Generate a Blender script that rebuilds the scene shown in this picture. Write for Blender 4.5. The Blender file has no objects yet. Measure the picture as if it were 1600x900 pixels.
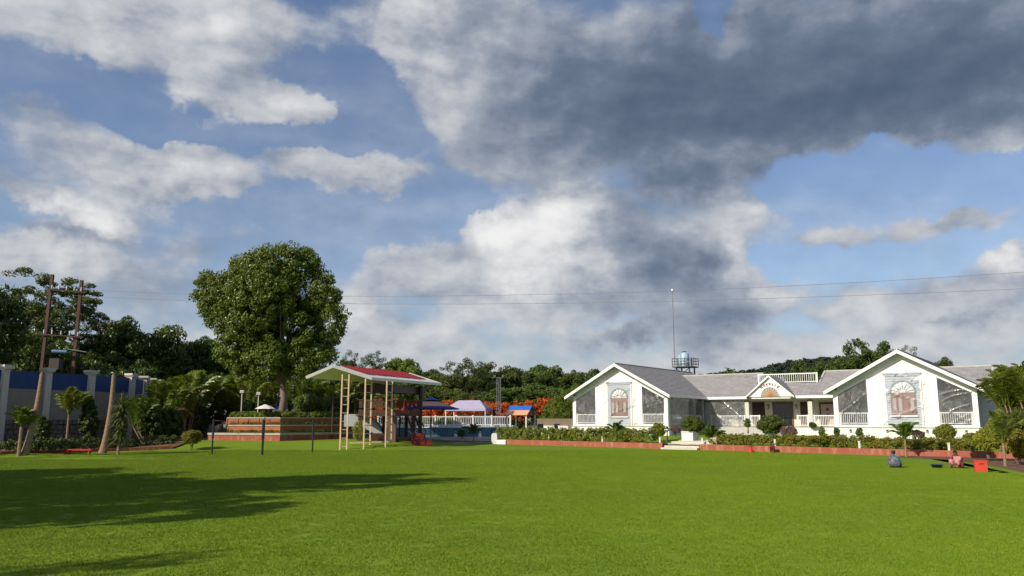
import bpy, bmesh, math, random
import numpy as np
from mathutils import Vector, Matrix

scene = bpy.context.scene
C = scene.collection
R = math.radians

# ------------------------------------------------------------------ camera
F_PX, HORIZON, EYE = 1256.0, 657.0, 2.3          # focal length and horizon row in the 1600x900 photograph
PITCH = math.atan((HORIZON - 450) / F_PX)
cam_data = bpy.data.cameras.new('camera')
cam_data.sensor_width = 36.0
cam_data.lens = 36.0 * F_PX / 1600.0
cam_data.clip_start, cam_data.clip_end = 0.1, 8000
cam = bpy.data.objects.new('camera', cam_data)
cam.location = (0, 0, EYE)
cam.rotation_euler = (math.pi / 2 + PITCH, 0, 0)
C.objects.link(cam)
scene.camera = cam
_c, _s = math.cos(PITCH), math.sin(PITCH)


def at(px, py, Y):
    """the point at depth Y seen at pixel (px, py) of the photograph"""
    a, b = (px - 800) / F_PX, (450 - py) / F_PX
    d = Vector((a, _c - b * _s, _s + b * _c))
    return Vector((0, 0, EYE)) + d * (Y / d.y)


# ------------------------------------------------------------------ sun and sky
SUN_EL = R(31.5)
SUN_TRAVEL = Vector((math.cos(SUN_EL) * 0.78, math.cos(SUN_EL) * 0.6258, -math.sin(SUN_EL)))
sun_data = bpy.data.lights.new('sun', 'SUN')
sun_data.energy = 5.0
sun_data.angle = R(0.53)
sun_data.color = (1.0, 0.90, 0.74)
sun = bpy.data.objects.new('sun', sun_data)
sun.rotation_euler = SUN_TRAVEL.to_track_quat('-Z', 'Y').to_euler()
sun.location = (-40, -30, 60)
C.objects.link(sun)

world = bpy.data.worlds.new('World')
scene.world = world
world.use_nodes = True
world.cycles.sampling_method = 'MANUAL'
world.cycles.sample_map_resolution = 256
wt = world.node_tree
wt.nodes.clear()


def WN(kind, **kw):
    n = wt.nodes.new(kind)
    for k, v in kw.items():
        setattr(n, k, v)
    return n


def WL(a, b):
    wt.links.new(a, b)


def wmath(op, a, b=None, c=None, clamp=False):
    n = WN('ShaderNodeMath', operation=op, use_clamp=clamp)
    for i, v in enumerate((a, b, c)):
        if v is None:
            continue
        if isinstance(v, (int, float)):
            n.inputs[i].default_value = v
        else:
            WL(v, n.inputs[i])
    return n.outputs[0]


def wvec(op, a, b=None, c=None, out=0):
    n = WN('ShaderNodeVectorMath', operation=op)
    for i, v in enumerate((a, b, c)):
        if v is None:
            continue
        if isinstance(v, (tuple, list)):
            n.inputs[i].default_value = v
        else:
            WL(v, n.inputs[i])
    return n.outputs[out]


def wnoise(vec, scale, detail, rough=0.5, out='Fac'):
    n = WN('ShaderNodeTexNoise')
    n.inputs['Scale'].default_value = scale
    n.inputs['Detail'].default_value = detail
    n.inputs['Roughness'].default_value = rough
    WL(vec, n.inputs['Vector'])
    return n.outputs[out]


def az_el(px, py):
    a, b = (px - 800) / F_PX, (450 - py) / F_PX
    d = Vector((a, _c - b * _s, _s + b * _c)).normalized()
    return math.degrees(math.atan2(d.x, d.y)), math.degrees(math.asin(d.z))


sky = WN('ShaderNodeTexSky', sky_type='NISHITA')
sky.sun_disc = False
sky.sun_elevation = SUN_EL
sky.sun_rotation = math.atan2(-SUN_TRAVEL.x, -SUN_TRAVEL.y) % (2 * math.pi)
sky.altitude = 300
sky.air_density = 1.0
sky.dust_density = 1.6
sky.ozone_density = 1.5

direction = WN('ShaderNodeTexCoord').outputs['Generated']
# stretch clouds a little along the horizon, then bend the lookup so that the clouds have torn edges
warp1 = wvec('SUBTRACT', wnoise(direction, 7.0, 5, 0.62, 'Color'), (0.5, 0.5, 0.5))
warp2 = wvec('SUBTRACT', wnoise(direction, 24.0, 5, 0.6, 'Color'), (0.5, 0.5, 0.5))
sep = WN('ShaderNodeSeparateXYZ')
WL(direction, sep.inputs[0])
az = wmath('MULTIPLY', wmath('ARCTAN2', sep.outputs[0], sep.outputs[1]), 57.29578)
el = wmath('MULTIPLY', wmath('ARCSINE', sep.outputs[2]), 57.29578)
comb = WN('ShaderNodeCombineXYZ')
WL(az, comb.inputs[0])
WL(el, comb.inputs[1])
pos = wvec('MULTIPLY_ADD', warp1, (6.5, 5.0, 0), comb.outputs[0])
pos = wvec('MULTIPLY_ADD', warp2, (2.6, 2.2, 0), pos)

# cloud masses: pixel centre, radii, how much cloud, how bright (relative to a plain light grey cloud)
CLOUDS = [
    # high left
    (150, 15, 230, 70, 1.3, 0.14), (330, 40, 130, 55, 0.9, 0.08), (150, 85, 60, 30, 0.5, 0.05), (30, 105, 130, 22, -0.6, 0), (230, 165, 60, 30, -0.6, 0),
    (60, 190, 110, 26, 0.55, -0.06), (120, 240, 90, 30, 0.45, -0.06), (345, 140, 66, 36, 1.3, 0.12), (450, 160, 58, 28, 1.2, 0.10), (505, 175, 22, 18, 0.5, 0),
    (560, 130, 60, 60, -0.9, 0), (560, 215, 130, 26, -0.9, 0), (290, 268, 105, 46, 1.3, 0.20), (330, 212, 140, 14, -0.6, 0), (468, 245, 38, 28, 1.3, 0.12), (560, 278, 86, 28, 1.3, 0.10),
    (440, 320, 100, 16, -0.5, 0), (620, 345, 130, 22, -0.8, 0), (270, 210, 60, 20, -0.4, 0), (500, 390, 110, 30, -0.6, 0),
    # pale flank of the dark cloud
    (640, 55, 80, 60, 0.9, 0.12), (720, 60, 100, 80, 0.9, 0.06), (720, 160, 90, 80, 0.95, 0.04), (790, 235, 110, 50, 0.9, -0.04), (690, 325, 46, 26, -0.7, 0),
    # dark rain cloud
    (1150, 70, 300, 95, 1.1, -0.36), (1010, 170, 230, 80, 1.3, -0.40), (1250, 190, 240, 52, 1.1, -0.36), (1450, 110, 260, 95, 1.2, -0.46), (1590, 60, 130, 120, 0.6, -0.22), (1480, 205, 160, 22, 0.7, -0.15),
    (1090, 285, 95, 38, 1.0, -0.34), (1120, 28, 26, 34, -1.6, 0.20), (1150, 70, 26, 22, -0.7, 0.18), (870, 90, 80, 110, 0.4, -0.10), (880, 240, 90, 40, 0.5, -0.12),
    # clear blue on the right
    (1380, 285, 170, 34, -1.2, 0), (1560, 290, 120, 34, -0.9, 0), (1270, 405, 100, 24, -0.9, 0), (1450, 400, 120, 22, -0.6, 0),
    (1185, 325, 60, 24, 0.95, 0.10), (1310, 365, 60, 18, 0.95, 0.0), (1490, 345, 90, 18, 0.85, -0.05), (1560, 232, 90, 14, 0.8, 0.04),
    # tall white cumulus
    (775, 378, 44, 30, 1.3, 0.44), (830, 350, 60, 38, 1.3, 0.44), (890, 325, 60, 36, 0.9, 0.22), (870, 410, 90, 44, 0.9, 0.26), (790, 440, 60, 26, 0.8, 0.20), (670, 425, 90, 32, 1.0, 0.02), (640, 400, 46, 18, 0.5, 0.04),
    (760, 480, 80, 24, 0.5, 0.16),
    # its grey body
    (1030, 400, 100, 64, 1.2, -0.26), (1085, 455, 90, 36, 1.0, -0.32), (985, 523, 60, 16, 0.9, -0.34), (1125, 515, 62, 40, 0.8, -0.28),
    (1145, 405, 26, 34, 1.0, 0.34), (1205, 462, 40, 20, 0.8, 0.22), (900, 470, 110, 20, 0.6, -0.12), (960, 340, 60, 30, 0.5, -0.10),
    # low right
    (1490, 478, 150, 40, 0.8, 0.02), (1575, 425, 40, 20, 1.0, 0.30), (1340, 480, 60, 20, 0.6, 0.14), (1500, 512, 110, 12, 0.2, -0.16), (1300, 545, 150, 22, 0.35, 0.0),
    # low left
    (105, 318, 66, 18, 1.1, 0.34), (165, 348, 40, 16, 0.8, 0.30), (60, 395, 120, 28, 1.0, 0.20), (110, 360, 80, 9, 0.4, -0.24), (30, 285, 80, 24, 0.6, -0.08),
    (560, 490, 36, 36, 0.9, 0.22), (640, 520, 70, 30, 0.5, 0.04), (240, 440, 100, 50, 0.3, -0.12), (385, 368, 70, 24, 0.45, -0.02), (300, 385, 50, 16, 0.4, 0),
]
acc = None
for px, py, rx, ry, cover, lum in CLOUDS:
    a0, e0 = az_el(px, py)
    a1, _ = az_el(px + rx, py)
    _, e1 = az_el(px, py - ry)
    ra, re = abs(a1 - a0) * 0.98, abs(e1 - e0) * 0.98
    d = wvec('SUBTRACT', pos, (a0, e0, 0))
    d = wvec('MULTIPLY', d, (1 / ra, 1 / re, 0))
    d2 = wvec('DOT_PRODUCT', d, d, out=1)
    fall = wmath('POWER', 0.36788, d2)
    n = WN('ShaderNodeVectorMath', operation='MULTIPLY_ADD')
    WL(fall, n.inputs[0])
    n.inputs[1].default_value = (cover, lum, 0.55 if lum >= 0.2 and cover > 0.5 else 0.25 if lum >= 0.05 and cover > 0.7 else -0.12 if lum < -0.2 else 0.0)
    if acc is None:
        n.inputs[2].default_value = (0, 0, 0)
    else:
        WL(acc, n.inputs[2])
    acc = n.outputs[0]
sepc = WN('ShaderNodeSeparateXYZ')
WL(acc, sepc.inputs[0])

flat = wvec('MULTIPLY', direction, (1.0, 1.0, 1.7))
broken = wnoise(flat, 10.0, 7, 0.54)
broken_lit = wnoise(wvec('ADD', flat, (-0.014, -0.010, 0.024)), 10.0, 5, 0.52)
# everywhere else the same broken cloud field goes on; more veil towards the horizon
veil = wmath('MULTIPLY', wmath('POWER', 0.36788, wmath('MULTIPLY', wmath('ABSOLUTE', el), 0.15)), 0.95)
cover = wmath('ADD', sepc.outputs[0], veil)
cover = wmath('ADD', cover, wmath('MULTIPLY', wmath('SUBTRACT', broken, 0.5), 1.45))
cover = wmath('ADD', cover, 0.04)
mr = WN('ShaderNodeMapRange', interpolation_type='SMOOTHSTEP')
WL(cover, mr.inputs[0])
crisp = wmath('MINIMUM', wmath('MAXIMUM', sepc.outputs[2], 0.0), 1.0)
WL(wmath('MULTIPLY_ADD', crisp, 0.22, 0.04), mr.inputs[1])
WL(wmath('MULTIPLY_ADD', crisp, -0.34, 0.78), mr.inputs[2])
haze_n = wnoise(wvec('MULTIPLY', direction, (1.0, 1.0, 2.6)), 3.4, 6, 0.6)
thin = WN('ShaderNodeMapRange')
WL(haze_n, thin.inputs[0])
for i_, v_ in ((1, 0.36), (2, 0.70), (3, 0.03), (4, 0.38)):
    thin.inputs[i_].default_value = v_
alpha = wmath('MAXIMUM', wmath('MULTIPLY', mr.outputs[0], 0.97), thin.outputs[0])
relief = wmath('MULTIPLY', wmath('SUBTRACT', broken, broken_lit), wmath('MULTIPLY_ADD', crisp, 0.9, 0.75))
lum = wmath('ADD', wmath('ADD', sepc.outputs[1], wmath('MULTIPLY_ADD', veil, 0.24, 0.575)), relief)
lum = wmath('ADD', lum, wmath('MULTIPLY', wmath('SUBTRACT', broken, 0.5), 0.45))
lum = wmath('MULTIPLY_ADD', wmath('TANH', wmath('MULTIPLY', wmath('SUBTRACT', lum, 0.5), 1.9)), 0.5, 0.5)
ramp = WN('ShaderNodeValToRGB')
WL(lum, ramp.inputs[0])
cr = ramp.color_ramp
cr.elements[0].position, cr.elements[0].color = 0.0, (0.058, 0.088, 0.145, 1)
cr.elements[1].position, cr.elements[1].color = 1.0, (0.92, 0.91, 0.89, 1)
for p, col in ((0.25, (0.14, 0.18, 0.25, 1)), (0.55, (0.33, 0.365, 0.43, 1)), (0.8, (0.60, 0.61, 0.625, 1))):
    e = cr.elements.new(p)
    e.color = col
cloud = wvec('SCALE', ramp.outputs[0])
wt.nodes[-1].inputs['Scale'].default_value = 10.0
mix = WN('ShaderNodeMix', data_type='RGBA')
WL(alpha, mix.inputs['Factor'])
WL(wvec('MULTIPLY', sky.outputs[0], (1.03, 1.05, 1.15)), mix.inputs[6])
WL(cloud, mix.inputs[7])
bg = WN('ShaderNodeBackground')
WL(mix.outputs[2], bg.inputs['Color'])
bg.inputs['Strength'].default_value = 0.10
WL(bg.outputs[0], WN('ShaderNodeOutputWorld').inputs['Surface'])

vs = scene.view_settings
vs.view_transform, vs.look, vs.gamma, vs.exposure = 'Standard', 'None', 1.0, 0.10
vs.use_curve_mapping = False
scene.cycles.use_adaptive_sampling = True
scene.cycles.adaptive_threshold = 0.015
scene.cycles.max_bounces = 6
scene.cycles.transparent_max_bounces = 12
scene.cycles.use_denoising = True

# ------------------------------------------------------------------ helpers
def link(o, parent=None):
    C.objects.link(o)
    if parent is not None:
        o.parent = parent
    return o


def tag(o, label=None, cat=None, group=None, kind=None):
    for k, v in (('label', label), ('category', cat), ('group', group), ('kind', kind)):
        if v:
            o[k] = v
    return o


def thing(name, label, cat, loc=(0, 0, 0), rz=0.0, group=None):
    o = bpy.data.objects.new(name, None)
    o.empty_display_size = 0.2
    o.location, o.rotation_euler = loc, (0, 0, rz)
    return tag(link(o), label, cat, group)


def obj(name, mesh, mat=None, parent=None, loc=None, rz=None):
    if mat is not None and not mesh.materials:
        mesh.materials.append(mat)
    o = bpy.data.objects.new(name, mesh)
    link(o, parent)
    if loc is not None:
        o.location = loc
    if rz is not None:
        o.rotation_euler = (0, 0, rz)
    return o


def copy_tree(o, parent=None):
    c = o.copy()
    C.objects.link(c)
    c.parent = parent
    for ch in list(o.children):
        copy_tree(ch, c)
    return c


def np_mesh(name, verts, faces, smooth=False):
    """mesh from arrays; every face has the same number of corners"""
    me = bpy.data.meshes.new(name)
    verts = np.asarray(verts, dtype=np.float32)
    faces = np.asarray(faces, dtype=np.int32)
    k = faces.shape[1]
    me.vertices.add(len(verts))
    me.vertices.foreach_set('co', verts.ravel())
    me.loops.add(faces.size)
    me.loops.foreach_set('vertex_index', faces.ravel())
    me.polygons.add(len(faces))
    me.polygons.foreach_set('loop_start', np.arange(0, faces.size, k, dtype=np.int32))
    me.polygons.foreach_set('loop_total', np.full(len(faces), k, dtype=np.int32))
    me.polygons.foreach_set('use_smooth', np.full(len(faces), smooth))
    me.update(calc_edges=True)
    return me


class MB:
    """collects boxes, beams, tubes and prisms into one mesh"""

    def __init__(self):
        self.v, self.f, self.uv = [], [], None

    def add(self, verts, faces):
        n = len(self.v)
        self.v += [tuple(p) for p in verts]
        self.f += [tuple(i + n for i in f) for f in faces]
        return self

    def hexa(self, p):
        return self.add(p, [(0, 3, 2, 1), (4, 5, 6, 7), (0, 1, 5, 4), (1, 2, 6, 5), (2, 3, 7, 6), (3, 0, 4, 7)])

    def box(self, x0, x1, y0, y1, z0, z1):
        return self.hexa([(x0, y0, z0), (x1, y0, z0), (x1, y1, z0), (x0, y1, z0), (x0, y0, z1), (x1, y0, z1), (x1, y1, z1), (x0, y1, z1)])

    def beam(self, p, q, w, h, up=(0, 0, 1)):
        p, q = Vector(p), Vector(q)
        d = (q - p).normalized()
        up = Vector(up)
        if abs(d.dot(up)) > 0.98:
            up = Vector((0, 1, 0))
        s = d.cross(up).normalized() * (w / 2)
        u = s.cross(d).normalized() * (h / 2)
        return self.hexa([p - s - u, p + s - u, q + s - u, q - s - u, p - s + u, p + s + u, q + s + u, q - s + u])

    def prism(self, poly, y0, y1):
        """polygon in (x, z), extruded from y0 to y1"""
        n = len(poly)
        v = [(x, y0, z) for x, z in poly] + [(x, y1, z) for x, z in poly]
        f = [tuple(range(n)), tuple(range(2 * n - 1, n - 1, -1))]
        f += [(i, i + n, (i + 1) % n + n, (i + 1) % n) for i in range(n)]
        return self.add(v, f)

    def prism_x(self, poly, x0, x1):
        """polygon in (y, z), extruded from x0 to x1"""
        n = len(poly)
        v = [(x0, y, z) for y, z in poly] + [(x1, y, z) for y, z in poly]
        f = [tuple(range(n)), tuple(range(2 * n - 1, n - 1, -1))]
        f += [(i, i + n, (i + 1) % n + n, (i + 1) % n) for i in range(n)]
        return self.add(v, f)

    def slab(self, poly, z0, z1):
        """polygon in (x, y), extruded from z0 to z1"""
        n = len(poly)
        v = [(x, y, z0) for x, y in poly] + [(x, y, z1) for x, y in poly]
        f = [tuple(range(n - 1, -1, -1)), tuple(range(n, 2 * n))]
        f += [(i, (i + 1) % n, (i + 1) % n + n, i + n) for i in range(n)]
        return self.add(v, f)

    def tube(self, pts, radii, n=8, cap=True):
        pts = [Vector(p) for p in pts]
        if isinstance(radii, (int, float)):
            radii = [radii] * len(pts)
        base = len(self.v)
        side = None
        for i, p in enumerate(pts):
            d = (pts[min(i + 1, len(pts) - 1)] - pts[max(i - 1, 0)]).normalized()
            if side is None:
                side = d.orthogonal().normalized()
            side = (side - d * side.dot(d)).normalized()
            w = d.cross(side)
            for k in range(n):
                a = 2 * math.pi * k / n
                self.v.append(tuple(p + (side * math.cos(a) + w * math.sin(a)) * radii[i]))
        for i in range(len(pts) - 1):
            for k in range(n):
                a, b = base + i * n + k, base + i * n + (k + 1) % n
                self.f.append((a, b, b + n, a + n))
        if cap:
            self.f.append(tuple(base + k for k in range(n - 1, -1, -1)))
            e = base + (len(pts) - 1) * n
            self.f.append(tuple(e + k for k in range(n)))
        return self

    def lathe(self, prof, n=16, cx=0.0, cy=0.0):
        """profile of (radius, z) turned about a vertical axis"""
        base = len(self.v)
        for r, z in prof:
            for k in range(n):
                a = 2 * math.pi * k / n
                self.v.append((cx + r * math.cos(a), cy + r * math.sin(a), z))
        for i in range(len(prof) - 1):
            for k in range(n):
                a, b = base + i * n + k, base + i * n + (k + 1) % n
                self.f.append((a, b, b + n, a + n))
        self.f.append(tuple(base + k for k in range(n - 1, -1, -1)))
        e = base + (len(prof) - 1) * n
        self.f.append(tuple(e + k for k in range(n)))
        return self

    def mesh(self, name, smooth=False):
        me = bpy.data.meshes.new(name)
        me.from_pydata(self.v, [], self.f)
        if smooth:
            me.polygons.foreach_set('use_smooth', [True] * len(me.polygons))
        me.update()
        return me

    def build(self, name, mat, parent=None, smooth=False, loc=None, rz=None):
        return obj(name, self.mesh(name, smooth), mat, parent, loc, rz)


# ------------------------------------------------------------------ materials
def new_mat(name):
    m = bpy.data.materials.new(name)
    m.use_nodes = True
    nt = m.node_tree
    return m, nt, nt.nodes['Principled BSDF']


def node(nt, kind, inputs=None, **kw):
    n = nt.nodes.new(kind)
    for k, v in kw.items():
        setattr(n, k, v)
    for k, v in (inputs or {}).items():
        if hasattr(v, 'is_linked') or hasattr(v, 'links'):
            nt.links.new(v, n.inputs[k])
        else:
            n.inputs[k].default_value = v
    return n


def rgba(c):
    return (c[0], c[1], c[2], 1.0)


def mix_col(nt, fac, a, b, blend='MIX'):
    n = nt.nodes.new('ShaderNodeMix')
    n.data_type, n.blend_type = 'RGBA', blend
    for i, v in ((0, fac), (6, a), (7, b)):
        if isinstance(v, (int, float)):
            n.inputs[i].default_value = v
        elif isinstance(v, tuple):
            n.inputs[i].default_value = rgba(v)
        else:
            nt.links.new(v, n.inputs[i])
    return n.outputs[2]


def map_range(nt, v, a, b, c=0.0, d=1.0):
    n = nt.nodes.new('ShaderNodeMapRange')
    nt.links.new(v, n.inputs[0])
    for i, x in ((1, a), (2, b), (3, c), (4, d)):
        n.inputs[i].default_value = x
    return n.outputs[0]


def surface(name, col, col2=None, rough=0.7, scale=3.0, amount=0.6, bump=0.15, bump_scale=40.0, metal=0.0, spec=0.3, dirt=None, dirt_amount=0.35, stretch=(1, 1, 1)):
    """painted, plastered, wooden or earthen surface: two tones mixed by noise, fine relief, weather stains"""
    m, nt, p = new_mat(name)
    co = nt.nodes.new('ShaderNodeTexCoord').outputs['Object']
    mp = node(nt, 'ShaderNodeMapping', {'Vector': co, 'Scale': stretch}).outputs[0]
    n1 = node(nt, 'ShaderNodeTexNoise', {'Vector': mp, 'Scale': scale, 'Detail': 6.0, 'Roughness': 0.6}).outputs['Fac']
    col2 = col2 or tuple(c * 0.82 for c in col)
    out = mix_col(nt, map_range(nt, n1, 0.5 - 0.25, 0.5 + 0.25, 0.0, amount), tuple(col), tuple(col2))
    if dirt:
        mp2 = node(nt, 'ShaderNodeMapping', {'Vector': co, 'Scale': (2.2, 2.2, 0.45)}).outputs[0]
        n2 = node(nt, 'ShaderNodeTexNoise', {'Vector': mp2, 'Scale': 1.7, 'Detail': 8.0, 'Roughness': 0.68}).outputs['Fac']
        out = mix_col(nt, map_range(nt, n2, 0.5, 0.72, 0.0, dirt_amount), out, tuple(dirt))
    nt.links.new(out, p.inputs['Base Color'])
    p.inputs['Roughness'].default_value = rough
    p.inputs['Metallic'].default_value = metal
    p.inputs['Specular IOR Level'].default_value = spec
    if bump:
        n3 = node(nt, 'ShaderNodeTexNoise', {'Vector': mp, 'Scale': bump_scale, 'Detail': 4.0}).outputs['Fac']
        b = node(nt, 'ShaderNodeBump', {'Height': n3, 'Strength': bump, 'Distance': 0.02})
        nt.links.new(b.outputs[0], p.inputs['Normal'])
    return m


def leaf_mat(name, col, col2, trans=0.35, gloss=0.12):
    """leaf: each leaf its own shade between two greens, some light comes through"""
    m, nt, p = new_mat(name)
    geo = nt.nodes.new('ShaderNodeNewGeometry')
    info = nt.nodes.new('ShaderNodeObjectInfo')
    co = nt.nodes.new('ShaderNodeTexCoord').outputs['Object']
    patch = node(nt, 'ShaderNodeTexNoise', {'Vector': co, 'Scale': 0.55, 'Detail': 2.0}).outputs['Fac']
    base = mix_col(nt, geo.outputs['Random Per Island'], tuple(col), tuple(col2))
    base = mix_col(nt, map_range(nt, patch, 0.35, 0.7, 0.0, 0.5), base, tuple(col2))
    hsv = node(nt, 'ShaderNodeHueSaturation', {'Color': base, 'Hue': map_range(nt, info.outputs['Random'], 0, 1, 0.482, 0.512), 'Value': map_range(nt, info.outputs['Random'], 0, 1, 0.82, 1.15)}).outputs[0]
    diff = node(nt, 'ShaderNodeBsdfDiffuse', {'Color': hsv}).outputs[0]
    tcol = mix_col(nt, 1.0, hsv, (1.0, 1.05, 0.55), 'MULTIPLY')
    tr = node(nt, 'ShaderNodeBsdfTranslucent', {'Color': tcol}).outputs[0]
    gl = node(nt, 'ShaderNodeBsdfGlossy', {'Color': (0.8, 0.85, 0.8, 1), 'Roughness': 0.42}).outputs[0]
    m1 = node(nt, 'ShaderNodeMixShader', {0: trans, 1: diff, 2: tr}).outputs[0]
    fr = node(nt, 'ShaderNodeFresnel', {'IOR': 1.4}).outputs[0]
    m2 = node(nt, 'ShaderNodeMixShader', {0: node(nt, 'ShaderNodeMath', {0: fr, 1: gloss * 4}, operation='MULTIPLY').outputs[0], 1: m1, 2: gl}).outputs[0]
    nt.links.new(m2, nt.nodes['Material Output'].inputs['Surface'])
    return m


M = {}
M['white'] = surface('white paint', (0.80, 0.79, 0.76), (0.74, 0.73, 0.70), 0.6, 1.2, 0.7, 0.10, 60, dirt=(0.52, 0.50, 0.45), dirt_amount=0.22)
M['plinth'] = surface('plinth paint', (0.76, 0.75, 0.71), (0.66, 0.65, 0.61), 0.7, 1.0, 0.7, 0.12, 40, dirt=(0.36, 0.34, 0.28), dirt_amount=0.5)
M['trim'] = surface('white trim paint', (0.80, 0.79, 0.77), (0.75, 0.74, 0.72), 0.5, 2.0, 0.5, 0.05, 60)
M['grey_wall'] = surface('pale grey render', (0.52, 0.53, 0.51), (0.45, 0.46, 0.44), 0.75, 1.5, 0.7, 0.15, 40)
M['siding'] = surface('pale siding paint', (0.48, 0.51, 0.54), (0.43, 0.46, 0.49), 0.6, 2.0, 0.7, 0.08, 50)
M['cream'] = surface('cream wall', (0.60, 0.57, 0.48), (0.54, 0.51, 0.43), 0.7, 1.5, 0.6, 0.1, 50)
M['column'] = surface('pale column', (0.55, 0.55, 0.50), (0.48, 0.48, 0.44), 0.7, 1.5, 0.6, 0.1, 50)
M['wood'] = surface('brown wood', (0.155, 0.095, 0.062), (0.09, 0.052, 0.034), 0.5, 4, 0.9, 0.15, 30, stretch=(6, 6, 0.6))
M['dark_wood'] = surface('dark wood', (0.075, 0.034, 0.022), (0.04, 0.018, 0.012), 0.4, 4, 0.9, 0.1, 30, stretch=(6, 6, 0.6))
M['shutter'] = surface('faded shutter wood', (0.33, 0.22, 0.19), (0.26, 0.16, 0.135), 0.6, 5, 0.9, 0.1, 30, stretch=(6, 6, 0.6))
M['panel_pink'] = surface('pale door leaf', (0.46, 0.36, 0.33), (0.40, 0.30, 0.27), 0.5, 3, 0.6, 0.05)
M['glass_dark'] = surface('dark glass', (0.018, 0.02, 0.022), (0.03, 0.032, 0.034), 0.08, 1.0, 0.5, 0, spec=0.6)
M['pane_pale'] = surface('pale curtained pane', (0.46, 0.44, 0.42), (0.38, 0.36, 0.34), 0.25, 2.0, 0.6, 0, spec=0.5)
M['concrete'] = surface('concrete', (0.46, 0.45, 0.41), (0.36, 0.35, 0.32), 0.8, 2.0, 0.9, 0.25, 30, dirt=(0.25, 0.24, 0.20), dirt_amount=0.4)
M['stone_pale'] = surface('pale stone', (0.55, 0.52, 0.44), (0.43, 0.40, 0.34), 0.75, 2.5, 0.9, 0.2, 30, dirt=(0.30, 0.27, 0.2), dirt_amount=0.4)
M['planter'] = surface('planter render', (0.60, 0.63, 0.61), (0.52, 0.55, 0.53), 0.7, 3, 0.8, 0.1, 40)
M['kerb'] = surface('red kerb paint', (0.33, 0.095, 0.052), (0.24, 0.068, 0.04), 0.75, 1.3, 0.9, 0.3, 25, dirt=(0.42, 0.24, 0.16), dirt_amount=0.7)
M['brick_red'] = surface('red brick', (0.36, 0.10, 0.06), (0.22, 0.06, 0.04), 0.85, 6, 1.0, 0.4, 25, dirt=(0.45, 0.33, 0.24), dirt_amount=0.6)
M['terracotta'] = surface('orange render', (0.40, 0.14, 0.05), (0.30, 0.095, 0.04), 0.8, 2, 1.0, 0.25, 25, dirt=(0.24, 0.10, 0.05), dirt_amount=0.6)
M['coping'] = surface('pale coping', (0.44, 0.40, 0.32), (0.33, 0.29, 0.23), 0.8, 4, 0.9, 0.2, 25)
M['soil'] = surface('red soil', (0.17, 0.085, 0.05), (0.10, 0.052, 0.032), 0.95, 1.2, 1.0, 0.6, 14)
M['wall_render'] = surface('old wall render', (0.30, 0.27, 0.22), (0.22, 0.20, 0.165), 0.85, 1.2, 1.0, 0.3, 20, dirt=(0.20, 0.18, 0.15), dirt_amount=0.6)
M['blue_panel'] = surface('blue sheet', (0.014, 0.048, 0.17), (0.02, 0.065, 0.20), 0.45, 1.5, 0.8, 0.05, 20)
M['steel_dark'] = surface('dark steel', (0.035, 0.035, 0.04), (0.06, 0.05, 0.045), 0.5, 5, 0.8, 0.1, 40, metal=0.4)
M['steel_grey'] = surface('grey steel', (0.20, 0.21, 0.22), (0.13, 0.135, 0.14), 0.5, 5, 0.8, 0.1, 40, metal=0.5)
M['rust'] = surface('rusty pole', (0.085, 0.040, 0.026), (0.05, 0.024, 0.018), 0.7, 3, 1.0, 0.3, 30)
M['black_paint'] = surface('black paint', (0.014, 0.016, 0.018), (0.03, 0.033, 0.036), 0.45, 6, 0.8, 0.05)
M['ladder'] = surface('cream painted steel', (0.62, 0.47, 0.32), (0.54, 0.39, 0.25), 0.55, 3, 0.8, 0.05)
M['roof_white'] = surface('white sheet roofing', (0.72, 0.70, 0.66), (0.64, 0.62, 0.58), 0.5, 1, 0.8, 0.05, dirt=(0.42, 0.38, 0.32), dirt_amount=0.3)
M['roof_under'] = surface('roof underside', (0.50, 0.46, 0.38), (0.42, 0.38, 0.31), 0.7, 1, 0.8, 0.05)
M['roof_red'] = surface('red sheet roofing', (0.42, 0.035, 0.04), (0.35, 0.03, 0.035), 0.5, 1, 0.8, 0.05)
M['red_paint'] = surface('red paint', (0.52, 0.030, 0.022), (0.42, 0.025, 0.02), 0.5, 3, 0.8, 0.05)
M['red_box'] = surface('red painted box', (0.58, 0.055, 0.028), (0.50, 0.045, 0.025), 0.55, 3, 0.8, 0.05, dirt=(0.35, 0.06, 0.04), dirt_amount=0.5)
M['maroon'] = surface('maroon paint', (0.16, 0.018, 0.016), (0.11, 0.014, 0.012), 0.5, 3, 0.8, 0.05)
M['pool_blue'] = surface('blue pool wall', (0.075, 0.20, 0.27), (0.055, 0.155, 0.215), 0.4, 1.2, 0.9, 0.05, dirt=(0.03, 0.07, 0.10), dirt_amount=0.4)
M['navy_cloth'] = surface('navy canvas', (0.018, 0.035, 0.20), (0.014, 0.028, 0.16), 0.8, 2, 0.8, 0.1)
M['blue_cloth'] = surface('blue canvas', (0.025, 0.12, 0.46), (0.02, 0.10, 0.38), 0.8, 2, 0.8, 0.1)
M['peach_cloth'] = surface('peach canvas', (0.62, 0.33, 0.19), (0.55, 0.28, 0.16), 0.8, 2, 0.8, 0.1)
M['lavender_cloth'] = surface('lavender canvas', (0.40, 0.37, 0.50), (0.34, 0.31, 0.44), 0.8, 2, 0.8, 0.1)
M['white_cloth'] = surface('white canvas', (0.72, 0.68, 0.62), (0.62, 0.58, 0.53), 0.8, 2, 0.8, 0.1)
M['tank_blue'] = surface('pale blue tank plastic', (0.36, 0.50, 0.60), (0.28, 0.42, 0.53), 0.4, 2, 0.7, 0.02)
M['wire'] = surface('aluminium wire', (0.20, 0.21, 0.22), (0.16, 0.17, 0.18), 0.6)
M['trunk'] = surface('bark', (0.19, 0.14, 0.10), (0.11, 0.08, 0.058), 0.9, 4, 1.0, 0.8, 16, stretch=(2, 2, 0.5))
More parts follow.
